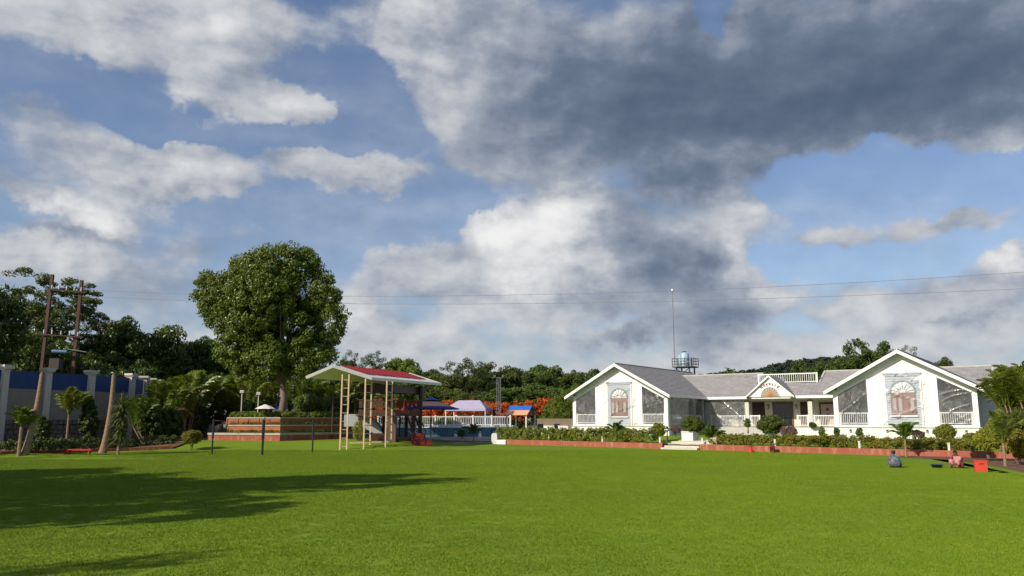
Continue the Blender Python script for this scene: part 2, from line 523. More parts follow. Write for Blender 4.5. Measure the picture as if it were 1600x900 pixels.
M['palm_trunk'] = surface('palm trunk', (0.30, 0.205, 0.13), (0.17, 0.11, 0.07), 0.9, 7, 1.0, 0.6, 18, stretch=(0.6, 0.6, 3))
M['slide'] = surface('grey slide plastic', (0.34, 0.37, 0.38), (0.28, 0.30, 0.31), 0.4, 2, 0.6, 0.02)
M['skin'] = surface('brown skin', (0.16, 0.075, 0.045), (0.13, 0.06, 0.036), 0.55, 6, 0.5, 0.02)
M['hair'] = surface('black hair', (0.010, 0.009, 0.009), (0.02, 0.018, 0.017), 0.5, 20, 0.8, 0.1)
M['tub'] = surface('blue black tub', (0.014, 0.030, 0.05), (0.02, 0.04, 0.06), 0.4, 4, 0.6, 0.02)


def water_mat():
    m, nt, p = new_mat('pool water')
    p.inputs['Base Color'].default_value = (0.05, 0.22, 0.30, 1)
    p.inputs['Roughness'].default_value = 0.06
    co = nt.nodes.new('ShaderNodeTexCoord').outputs['Object']
    n = node(nt, 'ShaderNodeTexNoise', {'Vector': co, 'Scale': 2.5, 'Detail': 3.0}).outputs['Fac']
    nt.links.new(node(nt, 'ShaderNodeBump', {'Height': n, 'Strength': 0.2, 'Distance': 0.05}).outputs[0], p.inputs['Normal'])
    return m


M['water'] = water_mat()


def plastic_mat(name='clear plastic sheet', lo=0.10, hi=0.36):
    """clear polythene: mostly see-through, milky where it creases, with a sheen"""
    m, nt, p = new_mat(name)
    co = nt.nodes.new('ShaderNodeTexCoord').outputs['Object']
    n = node(nt, 'ShaderNodeTexNoise', {'Vector': co, 'Scale': 1.3, 'Detail': 5.0, 'Distortion': 1.2}).outputs['Fac']
    tr = node(nt, 'ShaderNodeBsdfTransparent', {'Color': (0.90, 0.92, 0.94, 1)}).outputs[0]
    df = node(nt, 'ShaderNodeBsdfDiffuse', {'Color': (0.62, 0.64, 0.66, 1)}).outputs[0]
    tl = node(nt, 'ShaderNodeBsdfTranslucent', {'Color': (0.6, 0.62, 0.64, 1)}).outputs[0]
    gl = node(nt, 'ShaderNodeBsdfGlossy', {'Color': (0.9, 0.92, 0.95, 1), 'Roughness': 0.30}).outputs[0]
    milky = node(nt, 'ShaderNodeMixShader', {0: 0.35, 1: df, 2: tl}).outputs[0]
    a = node(nt, 'ShaderNodeMixShader', {0: map_range(nt, n, 0.45, 0.8, lo, hi), 1: tr, 2: milky}).outputs[0]
    fr = node(nt, 'ShaderNodeFresnel', {'IOR': 1.45}).outputs[0]
    b = node(nt, 'ShaderNodeMixShader', {0: node(nt, 'ShaderNodeMath', {0: fr, 1: 0.02}, operation='ADD').outputs[0], 1: a, 2: gl}).outputs[0]
    nt.links.new(b, nt.nodes['Material Output'].inputs['Surface'])
    return m


M['plastic'] = plastic_mat()
M['plastic_thin'] = plastic_mat('thin clear plastic sheet', 0.02, 0.16)


def shingle_mat():
    m, nt, p = new_mat('grey shingles')
    uv = nt.nodes.new('ShaderNodeUVMap').outputs[0]
    br = node(nt, 'ShaderNodeTexBrick', {'Vector': uv, 'Color1': (0.22, 0.21, 0.21, 1), 'Color2': (0.30, 0.29, 0.29, 1), 'Mortar': (0.13, 0.12, 0.12, 1),
                                         'Scale': 1.0, 'Mortar Size': 0.012, 'Bias': 0.0, 'Brick Width': 0.42, 'Row Height': 0.32})
    br.offset = 0.5
    n = node(nt, 'ShaderNodeTexNoise', {'Vector': uv, 'Scale': 0.7, 'Detail': 8.0, 'Roughness': 0.65}).outputs['Fac']
    col = mix_col(nt, map_range(nt, n, 0.35, 0.7, 0.0, 0.55), br.outputs['Color'], (0.31, 0.295, 0.29))
    n2 = node(nt, 'ShaderNodeTexNoise', {'Vector': uv, 'Scale': 30.0, 'Detail': 3.0}).outputs['Fac']
    nt.links.new(col, p.inputs['Base Color'])
    p.inputs['Roughness'].default_value = 0.85
    nt.links.new(node(nt, 'ShaderNodeBump', {'Height': n2, 'Strength': 0.25, 'Distance': 0.01}).outputs[0], p.inputs['Normal'])
    return m


M['shingle'] = shingle_mat()


def lawn_mat(blade):
    m, nt, p = new_mat('grass blade' if blade else 'lawn turf')
    co = nt.nodes.new('ShaderNodeNewGeometry').outputs['Position']
    big = node(nt, 'ShaderNodeTexNoise', {'Vector': co, 'Scale': 0.11, 'Detail': 4.0, 'Roughness': 0.6}).outputs['Fac']
    mp = node(nt, 'ShaderNodeMapping', {'Vector': co, 'Scale': (0.8, 1.0, 1.0)}).outputs[0]
    mid = node(nt, 'ShaderNodeTexNoise', {'Vector': mp, 'Scale': 1.1, 'Detail': 6.0, 'Roughness': 0.68}).outputs['Fac']
    fine = node(nt, 'ShaderNodeTexNoise', {'Vector': co, 'Scale': 11.0, 'Detail': 4.0, 'Roughness': 0.7}).outputs['Fac']
    g1, g2, g3 = (0.145, 0.224, 0.012), (0.116, 0.192, 0.011), (0.200, 0.250, 0.018)
    c = mix_col(nt, map_range(nt, big, 0.35, 0.65), g1, g2)
    c = mix_col(nt, map_range(nt, mid, 0.48, 0.75, 0.0, 0.55), c, g3)
    c = mix_col(nt, map_range(nt, fine, 0.45, 0.75, 0.0, 0.22), c, (0.090, 0.155, 0.008))
    dry = node(nt, 'ShaderNodeTexNoise', {'Vector': co, 'Scale': 0.32, 'Detail': 7.0, 'Roughness': 0.72}).outputs['Fac']
    c = mix_col(nt, map_range(nt, dry, 0.56, 0.74, 0.0, 0.40), c, (0.20, 0.225, 0.03))
    if blade:
        isl = nt.nodes.new('ShaderNodeNewGeometry').outputs['Random Per Island']
        c = mix_col(nt, map_range(nt, isl, 0.0, 1.0, 0.0, 0.25), c, (0.22, 0.29, 0.02))
    nt.links.new(c, p.inputs['Base Color'])
    p.inputs['Roughness'].default_value = 0.85 if not blade else 0.6
    p.inputs['Specular IOR Level'].default_value = 0.15
    if not blade:
        h = node(nt, 'ShaderNodeTexNoise', {'Vector': co, 'Scale': 9.0, 'Detail': 6.0, 'Roughness': 0.7}).outputs['Fac']
        nt.links.new(node(nt, 'ShaderNodeBump', {'Height': h, 'Strength': 0.35, 'Distance': 0.03}).outputs[0], p.inputs['Normal'])
    return m


M['lawn'] = lawn_mat(False)
M['blade'] = lawn_mat(True)
M['ground'] = surface('rough ground', (0.060, 0.070, 0.024), (0.085, 0.065, 0.035), 0.95, 0.15, 1.0, 0.5, 3)
M['hill'] = surface('wooded hill', (0.022, 0.038, 0.020), (0.034, 0.050, 0.024), 0.95, 0.08, 1.0, 0.5, 0.5)

LEAF = {
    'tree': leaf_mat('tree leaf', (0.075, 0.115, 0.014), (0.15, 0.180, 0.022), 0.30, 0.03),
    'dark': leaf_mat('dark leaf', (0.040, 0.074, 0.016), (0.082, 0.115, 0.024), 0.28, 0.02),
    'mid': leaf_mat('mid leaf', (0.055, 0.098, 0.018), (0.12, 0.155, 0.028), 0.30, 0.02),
    'light': leaf_mat('light leaf', (0.090, 0.150, 0.018), (0.17, 0.210, 0.03), 0.35, 0.02),
    'hedge': leaf_mat('hedge leaf', (0.095, 0.150, 0.016), (0.27, 0.27, 0.040), 0.30, 0.03),
    'yellow': leaf_mat('yellow green leaf', (0.14, 0.180, 0.014), (0.30, 0.27, 0.03), 0.30, 0.03),
    'palm': leaf_mat('palm leaflet', (0.055, 0.105, 0.014), (0.12, 0.170, 0.024), 0.35, 0.03),
    'areca': leaf_mat('areca leaflet', (0.085, 0.135, 0.016), (0.18, 0.210, 0.028), 0.35, 0.03),
    'purple': leaf_mat('purple leaf', (0.10, 0.060, 0.055), (0.20, 0.13, 0.11), 0.2, 0.02),
    'flower': leaf_mat('red bract', (0.62, 0.045, 0.020), (0.60, 0.13, 0.03), 0.3, 0.02),
    'orange': leaf_mat('orange bract', (0.62, 0.16, 0.03), (0.50, 0.07, 0.02), 0.3, 0.02),
    'dry': leaf_mat('dry frond', (0.30, 0.20, 0.08), (0.22, 0.14, 0.06), 0.3, 0.02),
}

# ------------------------------------------------------------------ terrain
def sm(a, b, v):
    t = min(1.0, max(0.0, (v - a) / (b - a)))
    return t * t * (3 - 2 * t)


def lawn_z(x, y):
    z = 0.012 * max(0.0, y - 52) if y < 80 else 0.336
    z += 0.50 * sm(-31, -26, x) * (1 - sm(-13, -3, x)) * sm(60.5, 66, y)
    for mx, my, sx, sy, h in ((-25.5, 50.5, 3.2, 0.9, 0.20), (-31.0, 52.5, 3.5, 1.0, 0.20)):
        z += h * math.exp(-((x - mx) / sx) ** 2 - ((y - my) / sy) ** 2)
    return z


def hit(px, py, lift=0.0):
    """where the ray through a pixel of the photograph meets the lawn"""
    prev = None
    for k in range(80, 1400):
        p = at(px, py, k * 0.1)
        if p.z < lawn_z(p.x, p.y) + lift:
            return Vector((p.x, p.y, lawn_z(p.x, p.y)))
        prev = p
    return prev


B_O = Vector((9.857, 78.5, 0))        # the building's own axes: a along its front, b into it
B_RZ = R(-35)
B_U, B_V = Vector((math.cos(R(35)), -math.sin(R(35)), 0)), Vector((math.sin(R(35)), math.cos(R(35)), 0))


def bw(a, b, z=0.0):
    return B_O + B_U * a + B_V * b + Vector((0, 0, z))


# the sheet of ground that reaches the horizon
gx = np.concatenate([[-4000, -1500, -600, -250], np.linspace(-120, 120, 41), [250, 600, 1500, 4000]])
gy = np.concatenate([[-1500, -300, -80], np.linspace(-40, 200, 41), [300, 600, 1500, 5000]])
vv = [(x, y, (lawn_z(x, y) - 0.12) if -80 < x < 80 and -40 < y < 110 else -0.12) for y in gy for x in gx]
ff = [(j * len(gx) + i, j * len(gx) + i + 1, (j + 1) * len(gx) + i + 1, (j + 1) * len(gx) + i) for j in range(len(gy) - 1) for i in range(len(gx) - 1)]
ground = obj('ground', np_mesh('ground', vv, ff, True), M['ground'])
tag(ground, kind='structure')

KERB_B = -11.4
far_edge = [Vector((-90, 36, 0)), Vector((-60, 46, 0))] + [hit(px, py) for px, py in ((0, 711), (100, 707.5), (200, 704.5), (270, 701.5))]
far_edge += [Vector((-27, 67, 0)), Vector((-22, 72, 0)), Vector((-10, 73, 0))]
far_edge += [bw(a, KERB_B + 0.1) for a in (-6, 0, 6, 12, 18, 24, 29)] + [hit(1450, 717), hit(1500, 720), hit(1545, 727), hit(1600, 738), Vector((22.5, 30, 0)), Vector((23, 20, 0)), Vector((26, 4, 0)), Vector((40, -10, 0))]
# resample the far edge and run strips from the near side out to it
seg = [(far_edge[i + 1] - far_edge[i]).to_2d().length for i in range(len(far_edge) - 1)]
tot, NCOL, NROW = sum(seg), 260, 150
cols = []
for c in range(NCOL + 1):
    d = tot * c / NCOL
    i = 0
    while i < len(seg) - 1 and d > seg[i]:
        d -= seg[i]
        i += 1
    cols.append(far_edge[i].lerp(far_edge[i + 1], min(1.0, d / seg[i])))
vv = []
for r in range(NROW + 1):
    t = (r / NROW) ** 0.8
    for c, e in enumerate(cols):
        n = Vector((-60 + 95 * c / NCOL, -25, 0))
        p = n.lerp(e, t)
        vv.append((p.x, p.y, lawn_z(p.x, p.y)))
W1 = NCOL + 1
ff = [(r * W1 + c, r * W1 + c + 1, (r + 1) * W1 + c + 1, (r + 1) * W1 + c) for r in range(NROW) for c in range(NCOL)]
lawn = obj('lawn', np_mesh('lawn', vv, ff, True), M['lawn'])
tag(lawn, kind='structure')

# mown blades: small turf patches set out over the lawn
rng = np.random.default_rng(4)


def turf_patch(size, n, h, w):
    p = rng.uniform(-size / 2, size / 2, (n, 2))
    ang = rng.uniform(0, 2 * np.pi, n)
    hh = h * rng.uniform(0.55, 1.25, n)
    lean = rng.normal(0, 0.6, (n, 2)) * hh[:, None]
    dx, dy = np.cos(ang) * w / 2, np.sin(ang) * w / 2
    a = np.stack([p[:, 0] - dx, p[:, 1] - dy, np.zeros(n)], 1)
    b = np.stack([p[:, 0] + dx, p[:, 1] + dy, np.zeros(n)], 1)
    t = np.stack([p[:, 0] + lean[:, 0], p[:, 1] + lean[:, 1], hh], 1)
    v = np.concatenate([a, b, t])
    f = np.stack([np.arange(n), np.arange(n) + n, np.arange(n) + 2 * n], 1)
    me = np_mesh('turf_patch', v, f)
    me.materials.append(M['blade'])
    return me


turf_src = bpy.data.objects.new('turf_patch', turf_patch(1.15, 3000, 0.022, 0.011))
pts = []
y = 10.0
while y < 62:
    half = y * 0.66 + 1.5
    xs = np.arange(-half, half, 1.0)
    for x in xs:
        e = Vector((x, y, 0))
        q = (e - B_O)
        bb = q.dot(B_V)
        if bb > KERB_B - 0.7 or (x > 22 and y > 33):
            continue
        left_lim = 54.0 + (x + 34) * 0.55
        if x < -22 and y > left_lim:
            continue
        pts.append((x + rng.uniform(-.2, .2), y + rng.uniform(-.2, .2), lawn_z(x, y)))
    y += 1.0
gme = bpy.data.meshes.new('grass')
gme.from_pydata(pts, [], [])
grass = obj('grass', gme)
tag(grass, 'short mown green grass of the wide lawn', 'grass', kind='stuff')
gn = bpy.data.node_groups.new('turf', 'GeometryNodeTree')
gn.interface.new_socket('Geometry', in_out='INPUT', socket_type='NodeSocketGeometry')
gn.interface.new_socket('Geometry', in_out='OUTPUT', socket_type='NodeSocketGeometry')
gi, go = gn.nodes.new('NodeGroupInput'), gn.nodes.new('NodeGroupOutput')
mp_ = gn.nodes.new('GeometryNodeMeshToPoints')
iop = gn.nodes.new('GeometryNodeInstanceOnPoints')
oi = gn.nodes.new('GeometryNodeObjectInfo')
oi.inputs['Object'].default_value = turf_src
rv = gn.nodes.new('FunctionNodeRandomValue')
rv.data_type = 'FLOAT_VECTOR'
rv.inputs[1].default_value = (0, 0, 6.283)
gn.links.new(gi.outputs[0], mp_.inputs[0])
gn.links.new(mp_.outputs[0], iop.inputs['Points'])
gn.links.new(oi.outputs['Geometry'], iop.inputs['Instance'])
gn.links.new(rv.outputs[0], iop.inputs['Rotation'])
gn.links.new(iop.outputs[0], go.inputs[0])
grass.modifiers.new('turf', 'NODES').node_group = gn


# kerbs
def kerb_line(name, pts2, h, w, side, label_mat):
    mb = MB()
    n = len(pts2)
    L = []
    for i, p in enumerate(pts2):
        d = (pts2[min(i + 1, n - 1)] - pts2[max(i - 1, 0)]).to_2d().normalized()
        q = Vector((-d.y, d.x, 0)) * w * side
        z0 = lawn_z(p.x, p.y) - 0.1
        z1 = z0 + 0.1 + h
        L.append(((p.x, p.y, z0), (p.x + q.x, p.y + q.y, z0), (p.x + q.x, p.y + q.y, z1), (p.x, p.y, z1)))
    for i in range(n - 1):
        a, b = L[i], L[i + 1]
        mb.hexa([a[0], b[0], b[1], a[1], a[3], b[3], b[2], a[2]])
    return tag(mb.build(name, label_mat), kind='structure')


def line_ab(a0, a1, b, step=1.5):
    n = max(2, int(abs(a1 - a0) / step))
    return [bw(a0 + (a1 - a0) * i / n, b) for i in range(n + 1)]


kerb_line('kerb', line_ab(-5.3, 10.15, KERB_B), 0.42, 0.24, 1, M['kerb'])
kerb_line('kerb', line_ab(13.2, 33.5, KERB_B), 0.42, 0.24, 1, M['kerb'])
kerb_line('kerb', [bw(10.15, KERB_B + 0.004), bw(10.0, -10.2)], 0.46, 0.24, 1, M['kerb'])
kerb_line('kerb', [hit(-60, 713.5), hit(0, 711), hit(100, 707.5), hit(200, 704.5), hit(270, 701.5)], 0.22, 0.25, 1, M['brick_red'])

# planting beds and forecourt behind the kerb
NA, NB = 60, 40
vv = []
for j in range(NB + 1):
    b = KERB_B + 0.2 + (9.0 - KERB_B) * j / NB
    for i in range(NA + 1):
        a = -8 + 44 * i / NA
        p = bw(a, b)
        edge = lawn_z(p.x, p.y) + 0.36
        p.z = edge + (0.92 - edge) * sm(KERB_B + 1.5, -1.5, b) + 0.03 * math.sin(a * 3.1 + b * 2.3)
        vv.append(tuple(p))
ff = [(j * (NA + 1) + i, j * (NA + 1) + i + 1, (j + 1) * (NA + 1) + i + 1, (j + 1) * (NA + 1) + i) for j in range(NB) for i in range(NA)]
bed = obj('planting_bed', np_mesh('planting_bed', vv, ff, True), M['lawn'])
tag(bed, kind='structure')
# bare soil strips: along the kerb on the right, and the bed below the compound wall
mb = MB()
strip = [hit(1385, 714.3), hit(1450, 717), hit(1500, 720), hit(1545, 727), hit(1600, 738), Vector((22.5, 30, 0)), Vector((27, 30, 0)), Vector((34, 42, 0)), bw(33.5, KERB_B + 0.1), bw(27, KERB_B + 0.1)]
mb.add([(p.x, p.y, lawn_z(p.x, p.y) + 0.012) for p in strip], [tuple(range(len(strip)))])
tag(mb.build('soil_path', M['soil']), kind='structure')
mb = MB()
left_bed = [hit(-60, 713), hit(0, 710.8), hit(100, 707.3), hit(200, 704.3), hit(270, 701.3), Vector((-25.5, 64, 0)), Vector((-25.5, 80, 0)), Vector((-60, 80, 0))]
mb.add([(p.x, p.y, lawn_z(p.x, p.y) + 0.10) for p in left_bed], [tuple(range(len(left_bed)))])
tag(mb.build('soil_bed', M['soil']), kind='structure')

# ------------------------------------------------------------------ the bungalow
house = thing('bungalow', 'white bungalow with two front gables, grey shingle roof and railed veranda', 'house', B_O, B_RZ)
LC, RC, RB = 0.5, 25.65, -1.1          # wing centre lines; the second wing stands 1.1 m further out
HW, TAN = 5.1, 0.555
FLOOR, EAVE_X, APEX = 1.80, 5.6, 7.72
WING_BACK = 18.0


def zr(x):
    """underside of the wing roof"""
    return APEX - 0.16 - TAN * abs(x)


def roof_slope(mb, uvs, e0, e1, r1, r0, course=0.32, step=0.016):
    """lapped courses between an eave (e0-e1) and a ridge (r0-r1)"""
    e0, e1, r0, r1 = map(Vector, (e0, e1, r0, r1))
    nrm = (e1 - e0).cross(r0 - e0).normalized()
    if nrm.z < 0:
        nrm = -nrm
    L = (r0 - e0).length
    n = max(1, round(L / course))
    W = (e1 - e0).length
    for k in range(n):
        t0, t1 = k / n, (k + 1) / n
        a, b = e0.lerp(r0, t0) + nrm * step, e1.lerp(r1, t0) + nrm * step
        c, d = e1.lerp(r1, t1), e0.lerp(r0, t1)
        a2, b2 = e0.lerp(r0, t0) - nrm * 0.01, e1.lerp(r1, t0) - nrm * 0.01
        base = len(mb.v)
        mb.v += [tuple(p) for p in (a, b, c, d, a2, b2)]
        mb.f += [(base, base + 1, base + 2, base + 3), (base + 4, base + 5, base + 1, base)]
        for q in ((0, t0 * L), (W, t0 * L), (W, t1 * L), (0, t1 * L), (0, t0 * L), (W, t0 * L), (W, t0 * L), (0, t0 * L)):
            uvs.append((q[0] + k * 0.21, q[1]))


def roof_part(name, slopes, parent):
    mb, uvs = MB(), []
    for s in slopes:
        roof_slope(mb, uvs, *s)
    me = mb.mesh(name)
    lay = me.uv_layers.new(name='UVMap')
    lay.data.foreach_set('uv', np.array(uvs, dtype=np.float32).ravel())
    return obj(name, me, M['shingle'], parent)


baluster_me = MB().box(-0.018, 0.018, -0.018, 0.018, 0, 0.80).mesh('baluster')
baluster_me.materials.append(M['trim'])


def railing(parent, p, q, z, gap=0.145, name='railing', height=0.95):
    """posts, two rails and separate balusters between two points of the parent's frame"""
    p, q = Vector((p[0], p[1], z)), Vector((q[0], q[1], z))
    d = q - p
    mb = MB()
    mb.beam(p + Vector((0, 0, height - 0.05)), q + Vector((0, 0, height - 0.05)), 0.09, 0.09)
    mb.beam(p + Vector((0, 0, 0.10)), q + Vector((0, 0, 0.10)), 0.07, 0.06)
    dn = d.normalized()
    for e in (p + dn * 0.06, q - dn * 0.06):
        mb.beam(e, e + Vector((0, 0, height + 0.03)), 0.11, 0.11)
    r = mb.build(name, M['trim'], parent)
    n = max(2, int(d.length / gap))
    for i in range(1, n):
        b = obj('baluster', baluster_me, None, r)
        e = p + d * (i / n)
        b.location = (e.x, e.y, z + 0.11)
        b.scale = (1, 1, (height - 0.15) / 0.80)
    return r


def sheet(name, label, corners, nx, ny, amp, seed, group=None, mat_='plastic'):
    """a hanging polythene sheet over a four-cornered opening, creased along diagonals"""
    r = random.Random(seed)
    c0, c1, c2, c3 = [Vector(c) for c in corners]      # bottom left, bottom right, top right, top left
    nrm = (c1 - c0).cross(c3 - c0).normalized()
    dirs = []
    for k in range(6):
        a = r.uniform(0.2, 1.25) * r.choice((-1, 1))
        dirs.append((math.cos(a), math.sin(a), r.uniform(0.7, 2.6), r.uniform(0, 6.28), r.uniform(0.4, 1.0)))
    vv = []
    for j in range(ny + 1):
        for i in range(nx + 1):
            u, v = i / nx, j / ny
            p = c0.lerp(c1, u).lerp(c3.lerp(c2, u), v)
            w = 0
            X, Y = u * (c1 - c0).length, v * (c3 - c0).length
            for dx, dy, fr, ph, am in dirs:
                s = math.sin((X * dx + Y * dy) * fr + ph)
                w += am * (1 - abs(s)) ** 8
            edge = min(1, 6 * min(u, 1 - u) + 0.15)
            vv.append(tuple(p + nrm * (w * amp * edge)))
    ff = [(j * (nx + 1) + i, j * (nx + 1) + i + 1, (j + 1) * (nx + 1) + i + 1, (j + 1) * (nx + 1) + i) for j in range(ny) for i in range(nx)]
    o = obj(name, np_mesh(name, vv, ff, False), M[mat_], None, B_O, B_RZ)
    return tag(o, label, 'plastic sheet', group)


def fan(mb, cx, y, cz, r0, r1, n, w, depth):
    for k in range(n):
        a = math.pi * (k + 0.5) / n
        mb.beam((cx + math.cos(a) * r0, y, cz + math.sin(a) * r0), (cx + math.cos(a) * r1, y, cz + math.sin(a) * r1), w, depth, up=(0, 1, 0))
    return mb


def arc_pts(cx, cz, r, n=18, a0=0.0, a1=math.pi):
    return [(cx + r * math.cos(a0 + (a1 - a0) * k / n), cz + r * math.sin(a0 + (a1 - a0) * k / n)) for k in range(n + 1)]


M['moulding'] = surface('grey moulding', (0.27, 0.285, 0.31), (0.22, 0.235, 0.26), 0.6, 3, 0.7, 0.1)


def wing(cx, b0, which):
    bF = b0
    # plinth, stepped trim and corner posts
    MB().box(cx - HW - 0.10, cx + HW + 0.10, bF - 0.12, WING_BACK, 0.3, FLOOR - 0.06).build('plinth', M['plinth'], house)
    MB().box(cx - HW - 0.16, cx + HW + 0.16, bF - 0.18, WING_BACK + 0.05, FLOOR - 0.06, FLOOR).build('plinth_band', M['concrete'], house)
    # plinth joints and little recessed lamps
    for k, x in enumerate((-3.9, -1.2, 1.6, 4.2)):
        l = MB().box(cx + x - 0.07, cx + x + 0.07, bF - 0.175, bF - 0.12, 1.36, 1.60).build('plinth_lamp', M['black_paint'], house)
        MB().box(cx + x - 0.045, cx + x + 0.045, bF - 0.19, bF - 0.176, 1.39, 1.47).build('lamp_lens', M['pane_pale'], l)
    # front wall
    w = 2.45
    MB().prism([(cx - w, FLOOR), (cx + w, FLOOR), (cx + w, zr(w)), (cx, zr(0)), (cx - w, zr(w))], bF, bF + 0.24).build('wall', M['white'], house)
    for s in (-1, 1):
        MB().prism([(cx + s * w, 5.60), (cx + s * 4.76, 4.36), (cx + s * 4.76, zr(4.76)), (cx + s * w, zr(w))][::s], bF + 0.004, bF + 0.22).build('wall', M['white'], house)
        MB().box(*sorted((cx + s * 4.74, cx + s * HW)), bF - 0.03, bF + 0.30, FLOOR, zr(HW) - 0.0).build('corner_post', M['white'], house)
        # raking trim over the opening, sill under it
        MB().beam((cx + s * (w - 0.02), bF - 0.05, 5.66), (cx + s * 4.76, bF - 0.05, 4.42), 0.12, 0.13, up=(0, 0, 1)).build('opening_trim', M['trim'], house)
        MB().box(*sorted((cx + s * w, cx + s * 4.74)), bF - 0.06, bF + 0.22, FLOOR, FLOOR + 0.17).build('sill', M['trim'], house)
        MB().box(*sorted((cx + s * (w - 0.10), cx + s * (w + 0.06))), bF - 0.05, bF + 0.0, FLOOR, 5.64).build('opening_trim', M['trim'], house)
        railing(house, *[(cx + s * x, bF + 0.10) for x in ((w + 0.02, 4.72) if s > 0 else (4.72, w + 0.02))], FLOOR + 0.18)
        bl, br = sorted((cx + s * (w + 0.08), cx + s * 4.72))
        tl, tr = (4.36, 5.60) if s < 0 else (5.60, 4.36)
        side = 'towards the pool' if (which == 'pool' and s < 0) else 'by the veranda corner' if (which == 'pool') else 'next to the porch' if s < 0 else 'by the palm clump'
        sheet('plastic_sheet', 'clear plastic sheet over the gable opening %s, %s wing' % (side, 'far' if which == 'pool' else 'near'),
              [(bl, bF - 0.02, 2.02), (br, bF - 0.02, 2.02), (br, bF - 0.02, tr), (bl, bF - 0.02, tl)], 26, 26, 0.035, 11 + int(cx) + s)
    # panel of siding boards with a shuttered window and fanlight
    sc = cx + 0.1
    mb = MB()
    n = 22
    z0, z1 = FLOOR + 0.02, 5.86
    for k in range(n):
        a, b = z0 + (z1 - z0) * k / n, z0 + (z1 - z0) * (k + 1) / n
        mb.prism_x([(bF - 0.075, a), (bF - 0.035, b - 0.012), (bF - 0.012, b - 0.012), (bF - 0.012, a)], sc - 1.20, sc + 1.20)
    mb.build('siding', M['siding'], house)
    MB().box(sc - 1.36, sc + 1.36, bF - 0.16, bF - 0.002, 5.86, 5.98).box(sc - 1.28, sc + 1.28, bF - 0.11, bF - 0.004, 5.72, 5.857).build('cornice', M['siding'], house)
    for s in (-1, 1):
        MB().box(*sorted((sc + s * 1.2, sc + s * 1.34)), bF - 0.09, bF - 0.003, FLOOR + 0.01, 5.716).build('pilaster', M['white'], house)
    win = MB().box(sc - 0.90, sc + 0.90, bF - 0.11, bF - 0.03, 2.70, 4.44).build('window', M['shutter'], house)
    for k in range(4):
        x0 = sc - 0.82 + k * 0.415
        lf = MB().box(x0, x0 + 0.385, bF - 0.145, bF - 0.112, 2.78, 4.24)
        lf.build('shutter', M['shutter'], win)
        MB().box(x0 + 0.08, x0 + 0.305, bF - 0.16, bF - 0.147, 3.02, 4.00).build('pane', M['pane_pale'] if k in (0, 1, 3) else M['shutter'], win)
    MB().box(sc - 0.98, sc + 0.98, bF - 0.20, bF - 0.03, 2.58, 2.695).build('window_sill', M['trim'], win)
    fw = MB().prism([(sc - 0.86, 4.445)] + arc_pts(sc, 4.445, 0.86)[::-1][1:-1] + [(sc + 0.86, 4.445)], bF - 0.10, bF - 0.03).build('fanlight', M['trim'], house)
    mb = MB()
    arc = arc_pts(sc, 4.445, 0.88)
    for k in range(len(arc) - 1):
        mb.beam((arc[k][0], bF - 0.10, arc[k][1]), (arc[k + 1][0], bF - 0.10, arc[k + 1][1]), 0.12, 0.07, up=(0, 1, 0))
    mb.build('arch_moulding', M['moulding'], fw)
    fan(MB(), sc, bF - 0.11, 4.445, 0.22, 0.80, 7, 0.045, 0.035).build('glazing_bars', M['moulding'], fw)
    sheet('plastic_sheet', 'thin clear plastic sheet taped over the window panel of the %s gable' % ('far' if which == 'pool' else 'near'),
          [(cx - 2.1, bF - 0.23, 1.95), (cx + 2.2, bF - 0.23, 1.95), (cx + 2.0, bF - 0.21, 6.05), (cx - 1.9, bF - 0.21, 6.05)], 40, 30, 0.03, 31 + int(cx), None, 'plastic_thin')
    # side walls
    for s in (-1, 1):
        x0, x1 = sorted((cx + s * (HW - 0.22), cx + s * (HW - 0.004)))
        if which == 'pool' and s > 0:
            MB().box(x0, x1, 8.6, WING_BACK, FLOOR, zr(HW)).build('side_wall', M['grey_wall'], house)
            MB().box(x0, x1, 0.32, 8.6, 4.42, zr(HW)).build('lintel', M['white'], house)
            for bb in (0.32, 6.25, 8.35):
                MB().box(x0 - 0.02, x1 + 0.02, bb, bb + 0.25, FLOOR, 4.42).build('post', M['column'], house)
            railing(house, (x1 - 0.08, 0.60), (x1 - 0.08, 6.2), FLOOR + 0.02)
            railing(house, (x1 - 0.08, 6.52), (x1 - 0.08, 8.3), FLOOR + 0.02)
            MB().box(x0 - 0.1, x0 - 0.02, 0.6, 8.3, FLOOR, 2.86).build('parapet', M['grey_wall'], house)
            sheet('plastic_sheet', 'long dull plastic sheet down the shaded inner side of the far wing', [(x1 + 0.04, 0.45, 1.84), (x1 + 0.04, 8.5, 1.84), (x1 + 0.04, 8.5, 4.45), (x1 + 0.04, 0.45, 4.45)], 60, 20, 0.03, 77)
        else:
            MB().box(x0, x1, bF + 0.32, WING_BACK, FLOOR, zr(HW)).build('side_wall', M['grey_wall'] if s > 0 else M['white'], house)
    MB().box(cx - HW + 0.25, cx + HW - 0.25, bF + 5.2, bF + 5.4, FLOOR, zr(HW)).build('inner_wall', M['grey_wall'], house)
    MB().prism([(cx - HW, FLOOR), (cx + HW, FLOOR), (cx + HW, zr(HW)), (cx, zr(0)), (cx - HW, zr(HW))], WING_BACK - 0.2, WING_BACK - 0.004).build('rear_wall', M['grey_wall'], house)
    # roof: courses, soffit boards, barge boards, eave fascias
    f, k = bF - 0.75, WING_BACK + 0.4
    ez = APEX - TAN * EAVE_X
    roof = roof_part('roof', [((cx - EAVE_X, k, ez), (cx - EAVE_X, f, ez), (cx, f, APEX), (cx, k, APEX)),
                              ((cx + EAVE_X, f, ez), (cx + EAVE_X, k, ez), (cx, k, APEX), (cx, f, APEX))], house)
